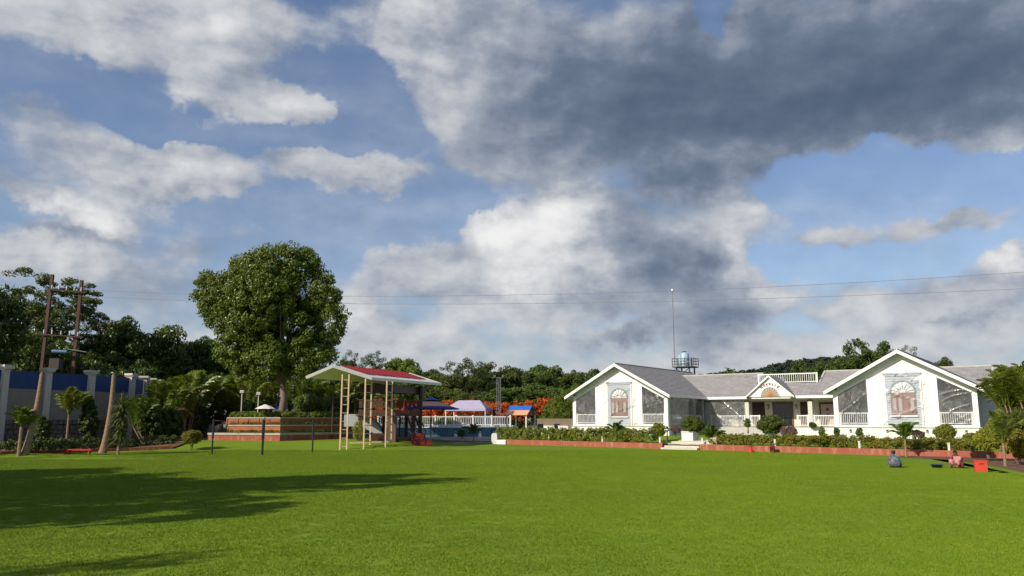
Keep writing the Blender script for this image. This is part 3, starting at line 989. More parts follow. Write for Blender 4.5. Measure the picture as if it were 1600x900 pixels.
    for s in (-1, 1):
        mb = MB()
        mb.prism([(cx, APEX - 0.03), (cx + s * EAVE_X, ez - 0.03), (cx + s * EAVE_X, ez - 0.13), (cx, APEX - 0.13)][::s], f + 0.03, k)
        mb.build('soffit', M['grey_wall'], roof)
        mb = MB()
        mb.prism([(cx, APEX + 0.02), (cx + s * (EAVE_X + 0.03), ez + 0.015), (cx + s * (EAVE_X + 0.03), ez - 0.26), (cx, APEX - 0.27)][::s], f - 0.04, f + 0.028)
        mb.build('barge_board', M['trim'], roof)
        MB().box(*sorted((cx + s * EAVE_X, cx + s * (EAVE_X + 0.05))), f + 0.03, k, ez - 0.20, ez + 0.01).build('fascia', M['trim'], roof)
    MB().tube([(cx, f - 0.02, APEX + 0.03), (cx, k, APEX + 0.03)], 0.075, 6).build('ridge_cap', M['concrete'], roof)
    return roof


wing(LC, 0.0, 'pool')
wing(RC, RB, 'near')

# middle block: veranda, back wall, roof with a railed deck cut into it
EV_B, EV_Z, RIDGE_B, RIDGE_Z = 8.35, 4.60, 13.1, 7.08
MB().box(LC + HW + 0.12, RC - HW - 0.12, 8.85, WING_BACK - 0.3, 0.3, FLOOR - 0.11).build('plinth', M['plinth'], house)
MB().box(LC + HW + 0.17, RC - HW - 0.17, 8.78, WING_BACK - 0.35, FLOOR - 0.11, FLOOR - 0.05).build('veranda_floor', M['concrete'], house)
MB().box(LC + HW, RC - HW, 11.4, 11.62, FLOOR - 0.05, 4.62).build('wall', M['cream'], house)
MB().box(LC + HW, RC - HW, 8.6, 11.4, 4.44, 4.54).build('ceiling', M['cream'], house)
MB().box(LC + HW + 0.1, RC - HW - 0.1, 8.86, 9.08, 4.22, 4.44).build('beam', M['cream'], house)
for x in (5.95, 10.0, 16.05, 20.2):
    c = MB().box(x - 0.2, x + 0.2, 8.8, 9.18, FLOOR - 0.05, 4.12).build('column', M['column'], house)
    MB().box(x - 0.24, x + 0.24, 8.76, 9.22, 4.12, 4.22).build('capital', M['wood'], c)
for p, q in ((6.2, 9.78), (10.22, 11.25), (14.75, 15.82), (16.28, 19.9)):
    railing(house, (p, 8.97), (q, 8.97), FLOOR - 0.05, height=1.05)
sheet('plastic_sheet', 'creased plastic sheet shining between the first two veranda columns', [(5.7, 8.74, 1.80), (9.85, 8.74, 1.80), (9.85, 8.74, 4.42), (5.7, 8.74, 4.42)], 40, 24, 0.05, 5)


def door(x0, x1, z1, leaf_mat_, kind, y=11.4):
    z0 = FLOOR - 0.05
    mb = MB()
    mb.box(x0, x0 + 0.13, y - 0.08, y - 0.002, z0, z1).box(x1 - 0.13, x1, y - 0.08, y - 0.002, z0, z1).box(x0 + 0.13, x1 - 0.13, y - 0.08, y - 0.002, z1 - 0.15, z1)
    d = mb.build('door', M['wood'] if kind == 'glass' else M['dark_wood'], house)
    if kind == 'glass':
        m = (x0 + x1) / 2
        for a, b in ((x0 + 0.13, m - 0.02), (m + 0.02, x1 - 0.13)):
            MB().box(a, b, y - 0.05, y - 0.003, z0 + 0.01, z1 - 0.15).build('door_leaf', M['glass_dark'], d)
        for a in (m - 0.07, m + 0.07):
            MB().tube([(a, y - 0.09, z0 + 0.75), (a, y - 0.09, z0 + 1.35)], 0.018, 6).build('handle', M['steel_grey'], d)
    else:
        MB().box(x0 + 0.13, x1 - 0.13, y - 0.06, y - 0.003, z0 + 0.01, z1 - 0.15).build('door_leaf', leaf_mat_, d)
        if kind == 'panels':
            for k in range(3):
                zz = z0 + 0.45 + k * 0.52
                MB().box((x0 + x1) / 2 - 0.13, (x0 + x1) / 2 + 0.13, y - 0.075, y - 0.061, zz, zz + 0.22).build('door_panel', M['dark_wood'], d)
    return d


door(11.75, 13.75, 4.12, None, 'glass')
door(9.70, 10.95, 4.12, M['dark_wood'], 'plain')
door(14.45, 15.35, 4.10, M['dark_wood'], 'plain')
door(8.25, 9.25, 3.92, M['panel_pink'], 'panels')
door(16.25, 17.75, 4.02, M['panel_pink'], 'panels')
for x in (11.33, 14.08):
    l = MB().box(x - 0.07, x + 0.07, 11.22, 11.40, 3.45, 3.85).build('wall_lamp', M['dark_wood'], house)
    MB().box(x - 0.05, x + 0.05, 11.19, 11.22, 3.50, 3.72).build('lamp_glass', M['pane_pale'], l)


def rb(b):
    return EV_Z + (b - EV_B) * (RIDGE_Z - EV_Z) / (RIDGE_B - EV_B)


DECK_B = 10.9
back_b = 2 * RIDGE_B - EV_B
xs0, xs1, xs2, xs3 = LC + 0.5, 10.45, 16.55, 30.9
mroof = roof_part('main_roof', [
    ((xs0, EV_B, EV_Z), (xs1, EV_B, EV_Z), (xs1, RIDGE_B, RIDGE_Z), (xs0, RIDGE_B, RIDGE_Z)),
    ((xs1, EV_B, EV_Z), (xs2, EV_B, EV_Z), (xs2, DECK_B, rb(DECK_B)), (xs1, DECK_B, rb(DECK_B))),
    ((xs2, EV_B, EV_Z), (xs3, EV_B, EV_Z), (xs3, RIDGE_B, RIDGE_Z), (xs2, RIDGE_B, RIDGE_Z)),
    ((xs1, back_b, EV_Z), (xs0, back_b, EV_Z), (xs0, RIDGE_B, RIDGE_Z), (xs1, RIDGE_B, RIDGE_Z)),
    ((xs3, back_b, EV_Z), (xs2, back_b, EV_Z), (xs2, RIDGE_B, RIDGE_Z), (xs3, RIDGE_B, RIDGE_Z))], house)
MB().box(LC + EAVE_X - 0.1, RC - EAVE_X + 0.1, EV_B - 0.05, EV_B, EV_Z - 0.22, EV_Z + 0.015).build('fascia', M['trim'], mroof)
MB().box(LC + EAVE_X - 0.1, RC - EAVE_X + 0.1, EV_B + 0.003, 8.85, EV_Z - 0.12, EV_Z - 0.05).build('soffit', M['grey_wall'], mroof)
for x, s in ((xs1, 1), (xs2, -1), (xs3, 1)):
    tri = [(DECK_B, rb(DECK_B) - 0.4), (back_b - 2.6, rb(DECK_B) - 0.4), (back_b - 2.6, rb(DECK_B) - 0.02), (RIDGE_B, RIDGE_Z - 0.02), (DECK_B, rb(DECK_B) - 0.02)] if x != xs3 else [(EV_B, EV_Z - 0.02), (back_b, EV_Z - 0.02), (RIDGE_B, RIDGE_Z - 0.02)]
    MB().prism_x(tri, *sorted((x, x - s * 0.15))).build('gable_cheek', M['white'], mroof)
for (p, q) in ((((xs2, DECK_B, rb(DECK_B) + 0.05)), (xs2, RIDGE_B, RIDGE_Z + 0.05)), ((xs3, EV_B, EV_Z + 0.05), (xs3, RIDGE_B, RIDGE_Z + 0.05))):
    MB().beam(p, q, 0.16, 0.10).build('verge', M['concrete'], mroof)
MB().box(xs1 + 0.004, xs2 - 0.004, DECK_B + 0.1, back_b - 2.6, rb(DECK_B) - 0.16, rb(DECK_B) - 0.06).build('roof_deck', M['concrete'], mroof)
for a0, a1 in ((xs0, xs1), (xs2, xs3)):
    MB().tube([(a0, RIDGE_B, RIDGE_Z + 0.03), (a1, RIDGE_B, RIDGE_Z + 0.03)], 0.07, 6).build('ridge_cap', M['concrete'], mroof)
railing(house, (10.6, DECK_B - 0.05), (16.4, DECK_B - 0.05), rb(DECK_B) + 0.0, gap=0.2, height=0.95, name='deck_railing')
MB().box(RC - HW + 0.3, RC + HW - 0.3, 16.0, 16.2, 0.3, EV_Z).build('rear_wall', M['grey_wall'], house)

# porch gable with fanlight and name
PC, PB, PZ, PA = 12.55, 8.15, 4.56, 6.56
PHW, PT = 2.2, 0.87
MB().prism([(PC - PHW, PZ), (PC + PHW, PZ), (PC + PHW, PZ + 0.05), (PC, PA - 0.1), (PC - PHW, PZ + 0.05)], PB, PB + 0.2).build('porch_gable', M['white'], house)
ez = PA + 0.06 - PT * (PHW + 0.12)
proof = roof_part('porch_roof', [((PC - PHW - 0.12, 12.4, ez), (PC - PHW - 0.12, PB - 0.22, ez), (PC, PB - 0.22, PA + 0.06), (PC, 12.4, PA + 0.06)),
                                 ((PC + PHW + 0.12, PB - 0.22, ez), (PC + PHW + 0.12, 12.4, ez), (PC, 12.4, PA + 0.06), (PC, PB - 0.22, PA + 0.06))], house)
for s in (-1, 1):
    MB().prism([(PC, PA + 0.05), (PC + s * (PHW + 0.14), ez - 0.01), (PC + s * (PHW + 0.14), ez - 0.16), (PC, PA - 0.13)][::s], PB - 0.25, PB - 0.19).build('barge_board', M['trim'], proof)
    MB().prism([(PC, PA - 0.01), (PC + s * (PHW + 0.12), ez - 0.06), (PC + s * (PHW + 0.12), ez - 0.10), (PC, PA - 0.05)][::s], PB - 0.185, 12.0).build('soffit', M['grey_wall'], proof)
    MB().box(*sorted((PC + s * 2.32, PC + s * 1.9)), PB - 0.01, PB + 0.9, PZ - 0.14, PZ - 0.004).build('bracket', M['wood'], proof)
fl = MB().prism([(PC - 0.86, PZ + 0.02)] + arc_pts(PC + 0.02, PZ + 0.02, 0.86)[::-1][1:-1] + [(PC + 0.88, PZ + 0.02)], PB - 0.03, PB - 0.004).build('fanlight', surface('amber glass', (0.34, 0.30, 0.23), (0.40, 0.33, 0.24), 0.25, 2, 0.8, 0, spec=0.5), house)
mb = MB()
arc = arc_pts(PC + 0.02, PZ + 0.02, 0.88)
for k in range(len(arc) - 1):
    mb.beam((arc[k][0], PB - 0.03, arc[k][1]), (arc[k + 1][0], PB - 0.03, arc[k + 1][1]), 0.07, 0.08, up=(0, 1, 0))
mb.build('arch_moulding', M['grey_wall'], fl)
fan(MB(), PC + 0.02, PB - 0.045, PZ + 0.04, 0.05, 0.45, 9, 0.05, 0.02).build('sun_rays', surface('orange glass', (0.46, 0.16, 0.05), (0.40, 0.13, 0.04), 0.3), fl)
fan(MB(), PC + 0.02, PB - 0.045, PZ + 0.04, 0.45, 0.82, 9, 0.022, 0.02).build('glazing_bars', M['wood'], fl)
# the seven red letters set in an arc, as strokes in a unit cell
GLYPHS = [
    [(0, 1, 1, 1), (.2, 1, .2, 0), (.2, .5, .7, .5), (.8, 1, .8, 0)],
    [(0, 1, 1, 1), (.75, 1, .75, 0), (.15, .75, .5, .3), (.15, .3, .75, .55)],
    [(0, 1, 1, 1), (.7, 1, .7, -.15), (.2, .65, .7, .65), (.2, .65, .3, .3), (.45, -.2, .8, -.2)],
    [(0, 1, 1, 1), (.15, .85, .35, .45), (.35, .45, .55, .8), (.55, .8, .8, .45), (.8, 1, .8, .2)],
    [(0, 1, .7, 1), (.5, 1, .5, 0), (.3, 0, .6, 0)],
    [(.1, 1, .6, 1), (.4, 1, .4, 0), (.1, .5, .4, .5)],
    [(0, 1, 1, 1), (.2, .7, .6, .7), (.2, .7, .2, .2), (.2, .2, .7, .1), (.7, 1, .7, .1), (.75, 1.1, 1.1, 1.4)],
]
red_letter = surface('red lettering', (0.26, 0.02, 0.03), (0.22, 0.02, 0.03), 0.6)
sign = None
for k, strokes in enumerate(GLYPHS):
    ang = math.pi / 2 + (3 - k) * 0.235
    cx_, cz_ = PC + 0.02 + 1.16 * math.cos(ang), PZ - 0.02 + 1.16 * math.sin(ang)
    rx, rz_ = Vector((math.sin(ang), -math.cos(ang))), Vector((math.cos(ang), math.sin(ang)))
    mb = MB()
    for x0, z0, x1, z1 in strokes:
        p = Vector((cx_, cz_)) + rx * (x0 - .5) * 0.22 + rz_ * (z0 - .4) * 0.21
        q = Vector((cx_, cz_)) + rx * (x1 - .5) * 0.22 + rz_ * (z1 - .4) * 0.21
        mb.beam((p.x, PB - 0.02 - 0.001 * k, p.y), (q.x, PB - 0.02 - 0.001 * k, q.y), 0.045, 0.03, up=(0, 1, 0))
    mb.build('sign_letter', red_letter, house)

# entrance steps from the lawn, landing, walk and veranda steps
st = thing('entrance_steps', 'pale stone steps leading up from the lawn between the red kerbs', 'steps', B_O, B_RZ)
for k in range(4):
    MB().box(10.2 + 0.12 * k, 13.15, KERB_B - 0.45 + 0.42 * k, KERB_B + 0.02 + 0.42 * k if k < 3 else -9.6, -0.05, 0.255 + 0.145 * k).build('step', M['stone_pale'], st)
MB().box(10.7, 13.15, -9.6, 4.6, 0.3, 0.74).build('landing', M['stone_pale'], st)
for k in range(4):
    MB().box(13.17 + 0.3 * k, 13.45 + 0.3 * k, -10.9, -9.2, 0.2, 0.68 + 0.17 * k).build('stepped_cheek', M['stone_pale'], st)
vs_ = thing('veranda_steps', 'wide grey steps rising to the veranda floor', 'steps', B_O, B_RZ)
for k in range(5):
    MB().box(6.4, 14.2, 5.2 + 0.72 * k, 5.92 + 0.72 * k if k < 4 else 8.76, 0.3, 0.90 + 0.19 * k).build('step', M['stone_pale'] if k == 0 else M['concrete'], vs_)

# ------------------------------------------------------------------ water tank, mast, wires, power pole
tp = at(1071, 573, 97)
tk = thing('water_tank_tower', 'pale blue water tank on a railed steel stand behind the bungalow roof', 'water tank', (tp.x, tp.y, 0.8), R(-35))
PZ0 = tp.z - 0.8
MB().box(-1.2, 1.2, -1.1, 1.1, PZ0 - 0.12, PZ0).build('platform', M['steel_dark'], tk)
for sx in (-1, 1):
    for sy in (-1, 1):
        MB().beam((sx * 1.05, sy * 0.95, 0), (sx * 0.8, sy * 0.75, PZ0 - 0.12), 0.14, 0.14).build('leg', M['steel_dark'], tk)
mb = MB()
for sx in (-1, 1):
    mb.beam((sx * 0.85, -0.8, PZ0 - 0.2), (-sx * 0.95, -0.86, PZ0 - 1.5), 0.07, 0.07).beam((-0.8 * sx, -0.8, PZ0 - 0.9), (-0.8 * sx, 0.8, PZ0 - 0.9), 0.06, 0.06)
mb.build('brace', M['steel_dark'], tk)
for x0, y0, x1, y1 in ((-1.2, -1.1, 1.2, -1.1), (1.2, -1.1, 1.2, 1.1), (-1.2, 1.1, 1.2, 1.1), (-1.2, -1.1, -1.2, 1.1)):
    mb = MB()
    for h in (0.3, 0.62, 0.95):
        mb.beam((x0, y0, PZ0 + h), (x1, y1, PZ0 + h), 0.05, 0.05)
    for t in (0, 0.33, 0.66, 1):
        mb.beam((x0 + (x1 - x0) * t, y0 + (y1 - y0) * t, PZ0), (x0 + (x1 - x0) * t, y0 + (y1 - y0) * t, PZ0 + 1.0), 0.06, 0.06)
    mb.build('guard_rail', M['steel_dark'], tk)
drum = MB().lathe([(0.58, PZ0), (0.61, PZ0 + 0.08), (0.59, PZ0 + 0.42), (0.62, PZ0 + 0.46), (0.59, PZ0 + 0.5), (0.59, PZ0 + 0.92), (0.62, PZ0 + 0.96), (0.59, PZ0 + 1.0), (0.59, PZ0 + 1.45), (0.52, PZ0 + 1.58), (0.34, PZ0 + 1.72)], 24, -0.1).build('tank', M['tank_blue'], tk, True)
MB().lathe([(0.26, PZ0 + 1.70), (0.27, PZ0 + 1.82), (0.20, PZ0 + 1.86)], 16, -0.1).build('lid', M['steel_dark'], drum, True)
d2 = MB().lathe([(0.40, PZ0), (0.42, PZ0 + 0.1), (0.42, PZ0 + 1.25), (0.3, PZ0 + 1.42)], 18, -0.75, 0.6).build('small_tank', M['tank_blue'], tk, True)

mp0, mp1 = at(1055, 590, 96), at(1050.5, 455, 96)
mast = thing('antenna_mast', 'tall thin antenna mast rising beside the water tank', 'mast', (mp1.x, mp1.y, 0.8))
MB().tube([(0, 0, 0), (0, 0, mp1.z - 0.8)], [0.07, 0.04], 8).build('pole', M['steel_grey'], mast)
MB().lathe([(0.03, mp1.z - 0.8), (0.12, mp1.z - 0.75), (0.12, mp1.z - 0.55), (0.03, mp1.z - 0.5)], 10).build('tip', M['white'], mast)


def wire(label, pix, Y0, Y1):
    x0, x1 = pix[0][0], pix[-1][0]
    pts = [at(px, py, Y0 + (Y1 - Y0) * (px - x0) / (x1 - x0)) for px, py in pix]
    tag(MB().tube(pts, 0.013, 5).build('power_line', M['wire']), label, 'wire', 'power lines over the lawn')


wire('upper overhead power line across the sky', [(128, 452), (220, 457), (300, 460), (420, 462.5), (600, 463), (740, 462), (900, 459), (1050, 455), (1180, 449.5), (1300, 443.5), (1450, 435), (1600, 425), (1700, 417)], 76, 52)
wire('lower overhead power line across the sky', [(115, 462), (220, 467), (300, 470), (420, 473), (600, 475), (740, 475), (900, 473.5), (1050, 471), (1180, 467), (1300, 463), (1450, 457.5), (1600, 451), (1700, 446)], 76, 53)

ppb = at(72, 600, 75)
pole = thing('power_pole', 'rusty two-legged power pole with crossbars and transformer behind the wall', 'power pole', (0, 0, 0))
for a_, b_ in (((82, 429), (57, 640)), ((128, 438), (108, 640))):
    p, q = at(*a_, 75), at(*b_, 75)
    MB().beam((q.x, q.y, 0), (p.x, p.y, p.z), 0.27, 0.24).build('leg', M['rust'], pole)
for k, (y0, x0, x1, s) in enumerate(((453, 74, 134, 0.10), (523, 60, 130, 0.09), (546, 105, 135, 0.06))):
    p, q = at(x0, y0 - 1, 74.7), at(x1, y0 + 4, 74.7)
    cb = MB().beam(p, q, s, s).build('crossbar', M['rust'] if k < 2 else M['steel_grey'], pole)
    if k < 2:
        for t in (0.12, 0.3, 0.5, 0.7, 0.88):
            c_ = p.lerp(q, t)
            MB().lathe([(0.03, 0), (0.09, 0.08), (0.05, 0.14), (0.09, 0.2), (0.05, 0.26), (0.08, 0.32), (0.03, 0.4)], 8, c_.x, c_.y).build('insulator', M['grey_wall'], cb, True).location.z = c_.z + 0.06
tf = at(88, 562, 74.4)
MB().box(tf.x - 0.45, tf.x + 0.45, tf.y - 0.35, tf.y + 0.35, tf.z - 0.9, tf.z + 0.1).build('transformer', M['steel_dark'], pole)
tf2 = at(90, 549, 74.3)
MB().tube([(tf2.x - 0.5, tf2.y, tf2.z), (tf2.x + 0.9, tf2.y, tf2.z - 0.05)], 0.17, 14).build('conservator', surface('blue drum', (0.05, 0.14, 0.24), (0.04, 0.11, 0.19), 0.5), pole)

# ------------------------------------------------------------------ compound wall
wall = thing('compound_wall', 'tall grey compound wall with capped pillars and blue sheets, stone base', 'wall', (0, 0, 0))
PIL = [(-75, 563, 57.6), (8, 570, 62), (75, 575, 65.8), (143, 579, 69.1), (206, 584, 73.8), (226, 588, 78), (238, 591, 82), (246, 593, 85), (253, 595, 88), (259, 597, 91)]
PP = [at(*p) for p in PIL]
CAP = 6.55


def wall_run(parent, pts, blue=True, base=0.0):
    for i in range(len(pts) - 1):
        p, q = Vector((pts[i].x, pts[i].y, base)), Vector((pts[i + 1].x, pts[i + 1].y, base))
        d = (q - p).normalized()
        n = Vector((d.y, -d.x, 0))
        up = Vector((0, 0, 1))
        MB().beam(p + up * 3.55, q + up * 3.55, 0.22, 2.4).build('plaster_panel', M['wall_render'], parent)
        MB().beam(p + up * 2.40, q + up * 2.40, 0.42, 0.10).build('ledge', M['wall_render'], parent)
        # rubble base: separate stones with sunk joints
        mb = MB()
        L = (q - p).length
        r = random.Random(i + len(pts))
        z = 0.0
        while z < 2.3:
            h = r.uniform(0.32, 0.5)
            s = r.uniform(-0.3, 0)
            while s < L:
                w = r.uniform(0.4, 0.8)
                a, b = max(0, s + 0.02), min(L, s + w - 0.02)
                if b - a > 0.1:
                    o = n * (0.16 + r.uniform(0, 0.09))
                    j = [r.uniform(-0.03, 0.03) for _ in range(4)]
                    f4 = [p + d * (a + 0.03) + up * (z + 0.03 + j[0]), p + d * (b - 0.03) + up * (z + 0.03 + j[1]), p + d * (b - 0.03) + up * (min(2.33, z + h - 0.04) + j[2] * 0.3), p + d * (a + 0.03) + up * (min(2.33, z + h - 0.04) + j[3] * 0.3)]
                    b4 = [p + d * a + up * z, p + d * b + up * z, p + d * b + up * min(2.35, z + h), p + d * a + up * min(2.35, z + h)]
                    mb.hexa([v for v in b4] + [v + o for v in f4])
                s += w
            z += h
        st_ = mb.build('rubble_base', M['stone_dark'], parent)
        tag(st_, kind='stuff')
        if blue:
            m = p.lerp(q, 0.5)
            for a, b in ((p + d * 0.3, m - d * 0.01), (m + d * 0.01, q - d * 0.3)):
                MB().beam(a + up * 5.45, b + up * 5.45, 0.05, 1.36).build('blue_sheet', M['blue_panel'], parent)


def pillar(parent, p, d):
    pl = MB()
    ang = math.atan2(d.y, d.x)
    pl.box(-0.27, 0.27, -0.27, 0.27, 0, CAP - 0.35)
    o = pl.build('pillar', M['pillar'], parent, False, (p.x, p.y, 0), ang)
    MB().prism([(-0.30, CAP - 0.35), (0.30, CAP - 0.35), (0.44, CAP - 0.18), (0.44, CAP - 0.02), (-0.44, CAP - 0.02), (-0.44, CAP - 0.18)], -0.44, 0.44).build('pillar_cap', M['pillar'], o)
    return o


M['stone_dark'] = surface('rubble stone', (0.20, 0.175, 0.14), (0.11, 0.095, 0.08), 0.9, 2.5, 1.0, 0.6, 10)
M['pillar'] = surface('pillar paint', (0.62, 0.59, 0.53), (0.52, 0.49, 0.43), 0.8, 1.5, 0.9, 0.15, 30, dirt=(0.28, 0.25, 0.2), dirt_amount=0.5)
wall_run(wall, PP)
for i, p in enumerate(PP):
    d = (PP[min(i + 1, len(PP) - 1)] - PP[max(0, i - 1)])
    if i == 4:
        d = PP[4] - PP[3]
    pillar(wall, p, d.to_2d())
rear = thing('rear_wall', 'grey wall with blue sheets half hidden behind the terrace planting', 'wall', (0, 0, 0))
RP = [at(px, 640, Y) for px, Y in ((265, 92), (340, 88), (410, 88), (480, 90), (560, 96))]
CAP = 5.2
wall_run(rear, RP, True, -1.25)
for i, p in enumerate(RP):
    pillar(rear, p, (RP[min(i + 1, 4)] - RP[max(0, i - 1)]).to_2d())

# ------------------------------------------------------------------ terraced planter with the big tree
K = Vector((-18.74, 66.0))
dl, dr = Vector((-0.97, 0.24)).normalized(), Vector((0.64, 0.77)).normalized()
nl, nr = Vector((0.24, 0.97)).normalized(), Vector((-0.77, 0.64)).normalized()
det = nl.x * nr.y - nl.y * nr.x
xo = Vector(((nr.y - nl.y) / det, (nl.x - nr.x) / det))
ter = thing('terraced_planter', 'stepped brick and orange planter with pale copings below the big tree', 'planter', (0, 0, 0))


def tier(i, z0, z1, mat_, cap_h, left, right):
    k = K + xo * (0.42 * i)
    l, r_, back = k + dl * left, k + dr * right, None
    poly = [k, r_, r_ + nr * 3.5, l + nl * 7.5, l]
    MB().slab([tuple(p) for p in poly], z0, z1 - cap_h).build('tier', mat_, ter)
    k2 = k - xo * 0.06
    l2, r2 = k2 + dl * (left + 0.05), k2 + dr * (right + 0.05)
    poly = [k2, r2, r2 + nr * 0.45, k2 + xo * 0.45, l2 + nl * 0.45, l2]
    mb = MB()
    mb.slab([tuple(p) for p in (k2, r2, r2 + nr * 0.42, k2 + xo * 0.42)], z1 - cap_h, z1)
    mb.slab([tuple(p) for p in (l2, k2, k2 + xo * 0.42, l2 + nl * 0.42)], z1 - cap_h - 0.002, z1 - 0.002)
    mb.build('coping', M['coping'], ter)
    return k, l, r_


tier(0, 0.2, 1.30, M['brick_red'], 0.17, 6.6, 7.6)
tier(1, 1.2, 1.95, M['terracotta'], 0.10, 4.7, 7.3)
k2_, l2_, r2_ = tier(2, 1.9, 2.56, M['terracotta'], 0.09, 4.9, 7.0)
for fr, to, L in ((k2_, dl, 4.9), (k2_, dr, 7.0)):
    n = int(L / 0.9)
    out = -(nl if to is dl else nr)
    for j in range(n + 1):
        c_ = fr + to * (L * j / n)
        a = c_ - to * 0.05
        b = c_ + to * 0.05
        MB().slab([tuple(p) for p in ((a, b, b + out * 0.05, a + out * 0.05) if to is dr else (b, a, a + out * 0.05, b + out * 0.05))], 1.97, 2.46).build('pier', M['brick_red'], ter)
TOP_C = k2_ + xo * 1.6

us = at(413.5, 655, 67.2)
um = thing('small_parasol', 'small white parasol on the terraced planter', 'parasol', (us.x, us.y, 2.45))
hz_ = at(413.5, 632, 67.2).z - 2.45
MB().tube([(0, 0, 0), (0, 0, hz_)], 0.025, 8).build('pole', M['steel_dark'], um)
MB().lathe([(0.86, hz_ - 0.36), (0.84, hz_ - 0.34), (0.45, hz_ - 0.14), (0.02, hz_ + 0.02)], 8).build('canopy', M['white_cloth'], um)
for px, py, nm in ((377, 612, 'beside the blue sheet'), (403, 615, 'nearer the tree trunk')):
    b_ = at(px, 640, 74)
    t_ = at(px, py, 74)
    fl_ = thing('flood_lamp', 'white flood lamp on a thin post %s' % nm, 'lamp', (b_.x, b_.y, 0.6), 0, 'flood lamps behind the terrace')
    MB().tube([(0, 0, 0), (0, 0, t_.z - 0.6)], 0.05, 8).build('post', M['grey_wall'], fl_)
    MB().box(-0.16, 0.16, -0.12, 0.12, t_.z - 0.72, t_.z - 0.48).build('lamp_head', M['white'], fl_)
    MB().box(-0.13, 0.13, -0.135, -0.122, t_.z - 0.69, t_.z - 0.51).build('lamp_glass', M['pane_pale'], fl_)

# ------------------------------------------------------------------ play pavilion
pav = thing('play_pavilion', 'open play pavilion with white and red sheet roof on ladder posts', 'pavilion', (0, 0, 0))
fL, fA, fR = at(478, 590, 60.5), at(520, 571, 61), at(581, 592, 62)
bR = at(690, 601, 72)
fL.z = fR.z = bR.z = 5.52
run = bR - fR
bA, bL = fA + run, fL + run
bA.z = fA.z


def sheet_slab(p0, p1, p2, p3, t, mat_, name, parent):
    p = [Vector(v) for v in (p0, p1, p2, p3)]
    n = (p[1] - p[0]).cross(p[3] - p[0]).normalized()
    if n.z < 0:
        n = -n
    return MB().hexa([v - n * t for v in p] + p).build(name, mat_, parent)


rw = sheet_slab(fA, fR, bR, bA, 0.10, M['roof_white'], 'roof_sheet', pav)
sheet_slab(fL, fA, bA, bL, 0.10, M['roof_white'], 'roof_sheet', pav)
up = Vector((0, 0, 1))
# ribbed red sheets laid over the slope
mb = MB()
N = 46
for k in range(N):
    t0, t1 = 0.10 + 0.82 * k / N, 0.10 + 0.82 * (k + 0.86) / N
    low = 0.66 + 0.05 * math.sin(k * 0.7) * (k % 3 == 0)
    q = []
    for t, s in ((t0, 0.0), (t1, 0.0), (t1, low), (t0, low)):
        q.append((fA + run * t).lerp(fR + run * t, s) + up * (0.055 + 0.03 * (k % 2)))
    n = Vector((0, 0, 0.03))
    mb.hexa([v - n for v in q] + q)
mb.build('red_sheeting', M['roof_red'], rw)
for a, b in ((fL, fA), (fA, fR), (fR, bR), (bR, bA)):
    MB().beam(a - up * 0.05, b - up * 0.05, 0.07, 0.22).build('edge_trim', M['roof_white'], pav)
# brown inner canopy under the sheet roof
c0, c1 = fA.lerp(fR, 0.15) + run * 0.34, fR + run * 0.30
for k, (z0, z1) in enumerate(((4.55, 5.15),)):
    q0, q1, q2, q3 = (fA.lerp(fL, 0.1) + run * 0.36), (fR - Vector((0.5, 0, 0)) + run * 0.36), (bR - Vector((1.4, 0.6, 0))), (bL + Vector((1.2, -0.6, 0)))
    for a, b in ((q0, q1), (q1, q2), (q2, q3), (q3, q0)):
        a, b = Vector((a.x, a.y, 4.85)), Vector((b.x, b.y, 4.85))
        MB().beam(a, b, 0.12, 0.62).build('canopy_skirt', M['dark_wood'], pav)


def ladder_post(f0, f1, top, n):
    """a ladder-like column: two rails and rungs"""
    r0, r1 = Vector(f0), Vector(f1)
    lp = MB().beam(r0, Vector((r0.x, r0.y, top)), 0.10, 0.10).beam(r1, Vector((r1.x, r1.y, top)), 0.10, 0.10).build('ladder_post', M['ladder'], pav)
    for k in range(n):
        z = max(r0.z, r1.z) + 0.25 + k * 0.62
        if z < top:
            MB().beam((r0.x, r0.y, z), (r1.x, r1.y, z), 0.06, 0.06).build('rung', M['ladder'], lp)


A0 = hit(531, 703)
A1 = hit(541, 703)
A1.y = A0.y + 0.15
ladder_post(A0, A1, 5.75, 9)
B0 = hit(568, 702)
ladder_post(B0, at(578, 695, B0.y + 1.3), 5.45, 9)
C0 = hit(602, 699)
ladder_post(C0, at(611, 693, C0.y + 1.3), 5.35, 9)
bp0, bp1 = at(546, 692, B0.y + 1.3), at(612, 690, C0.y + 1.2)
MB().beam(bp0, bp1, 0.10, 0.12).build('base_rail', M['ladder'], pav)
for px, Y, r_ in ((657, 70, 0.17), (555, 71, 0.07), (520, 70, 0.07), (625, 74, 0.07)):
    p = at(px, 640, Y)
    MB().tube([(p.x, p.y, lawn_z(p.x, p.y) - 0.05), (p.x, p.y, 5.3)], r_, 10).build('post', M['steel_dark'] if r_ > 0.1 else M['rust'], pav)
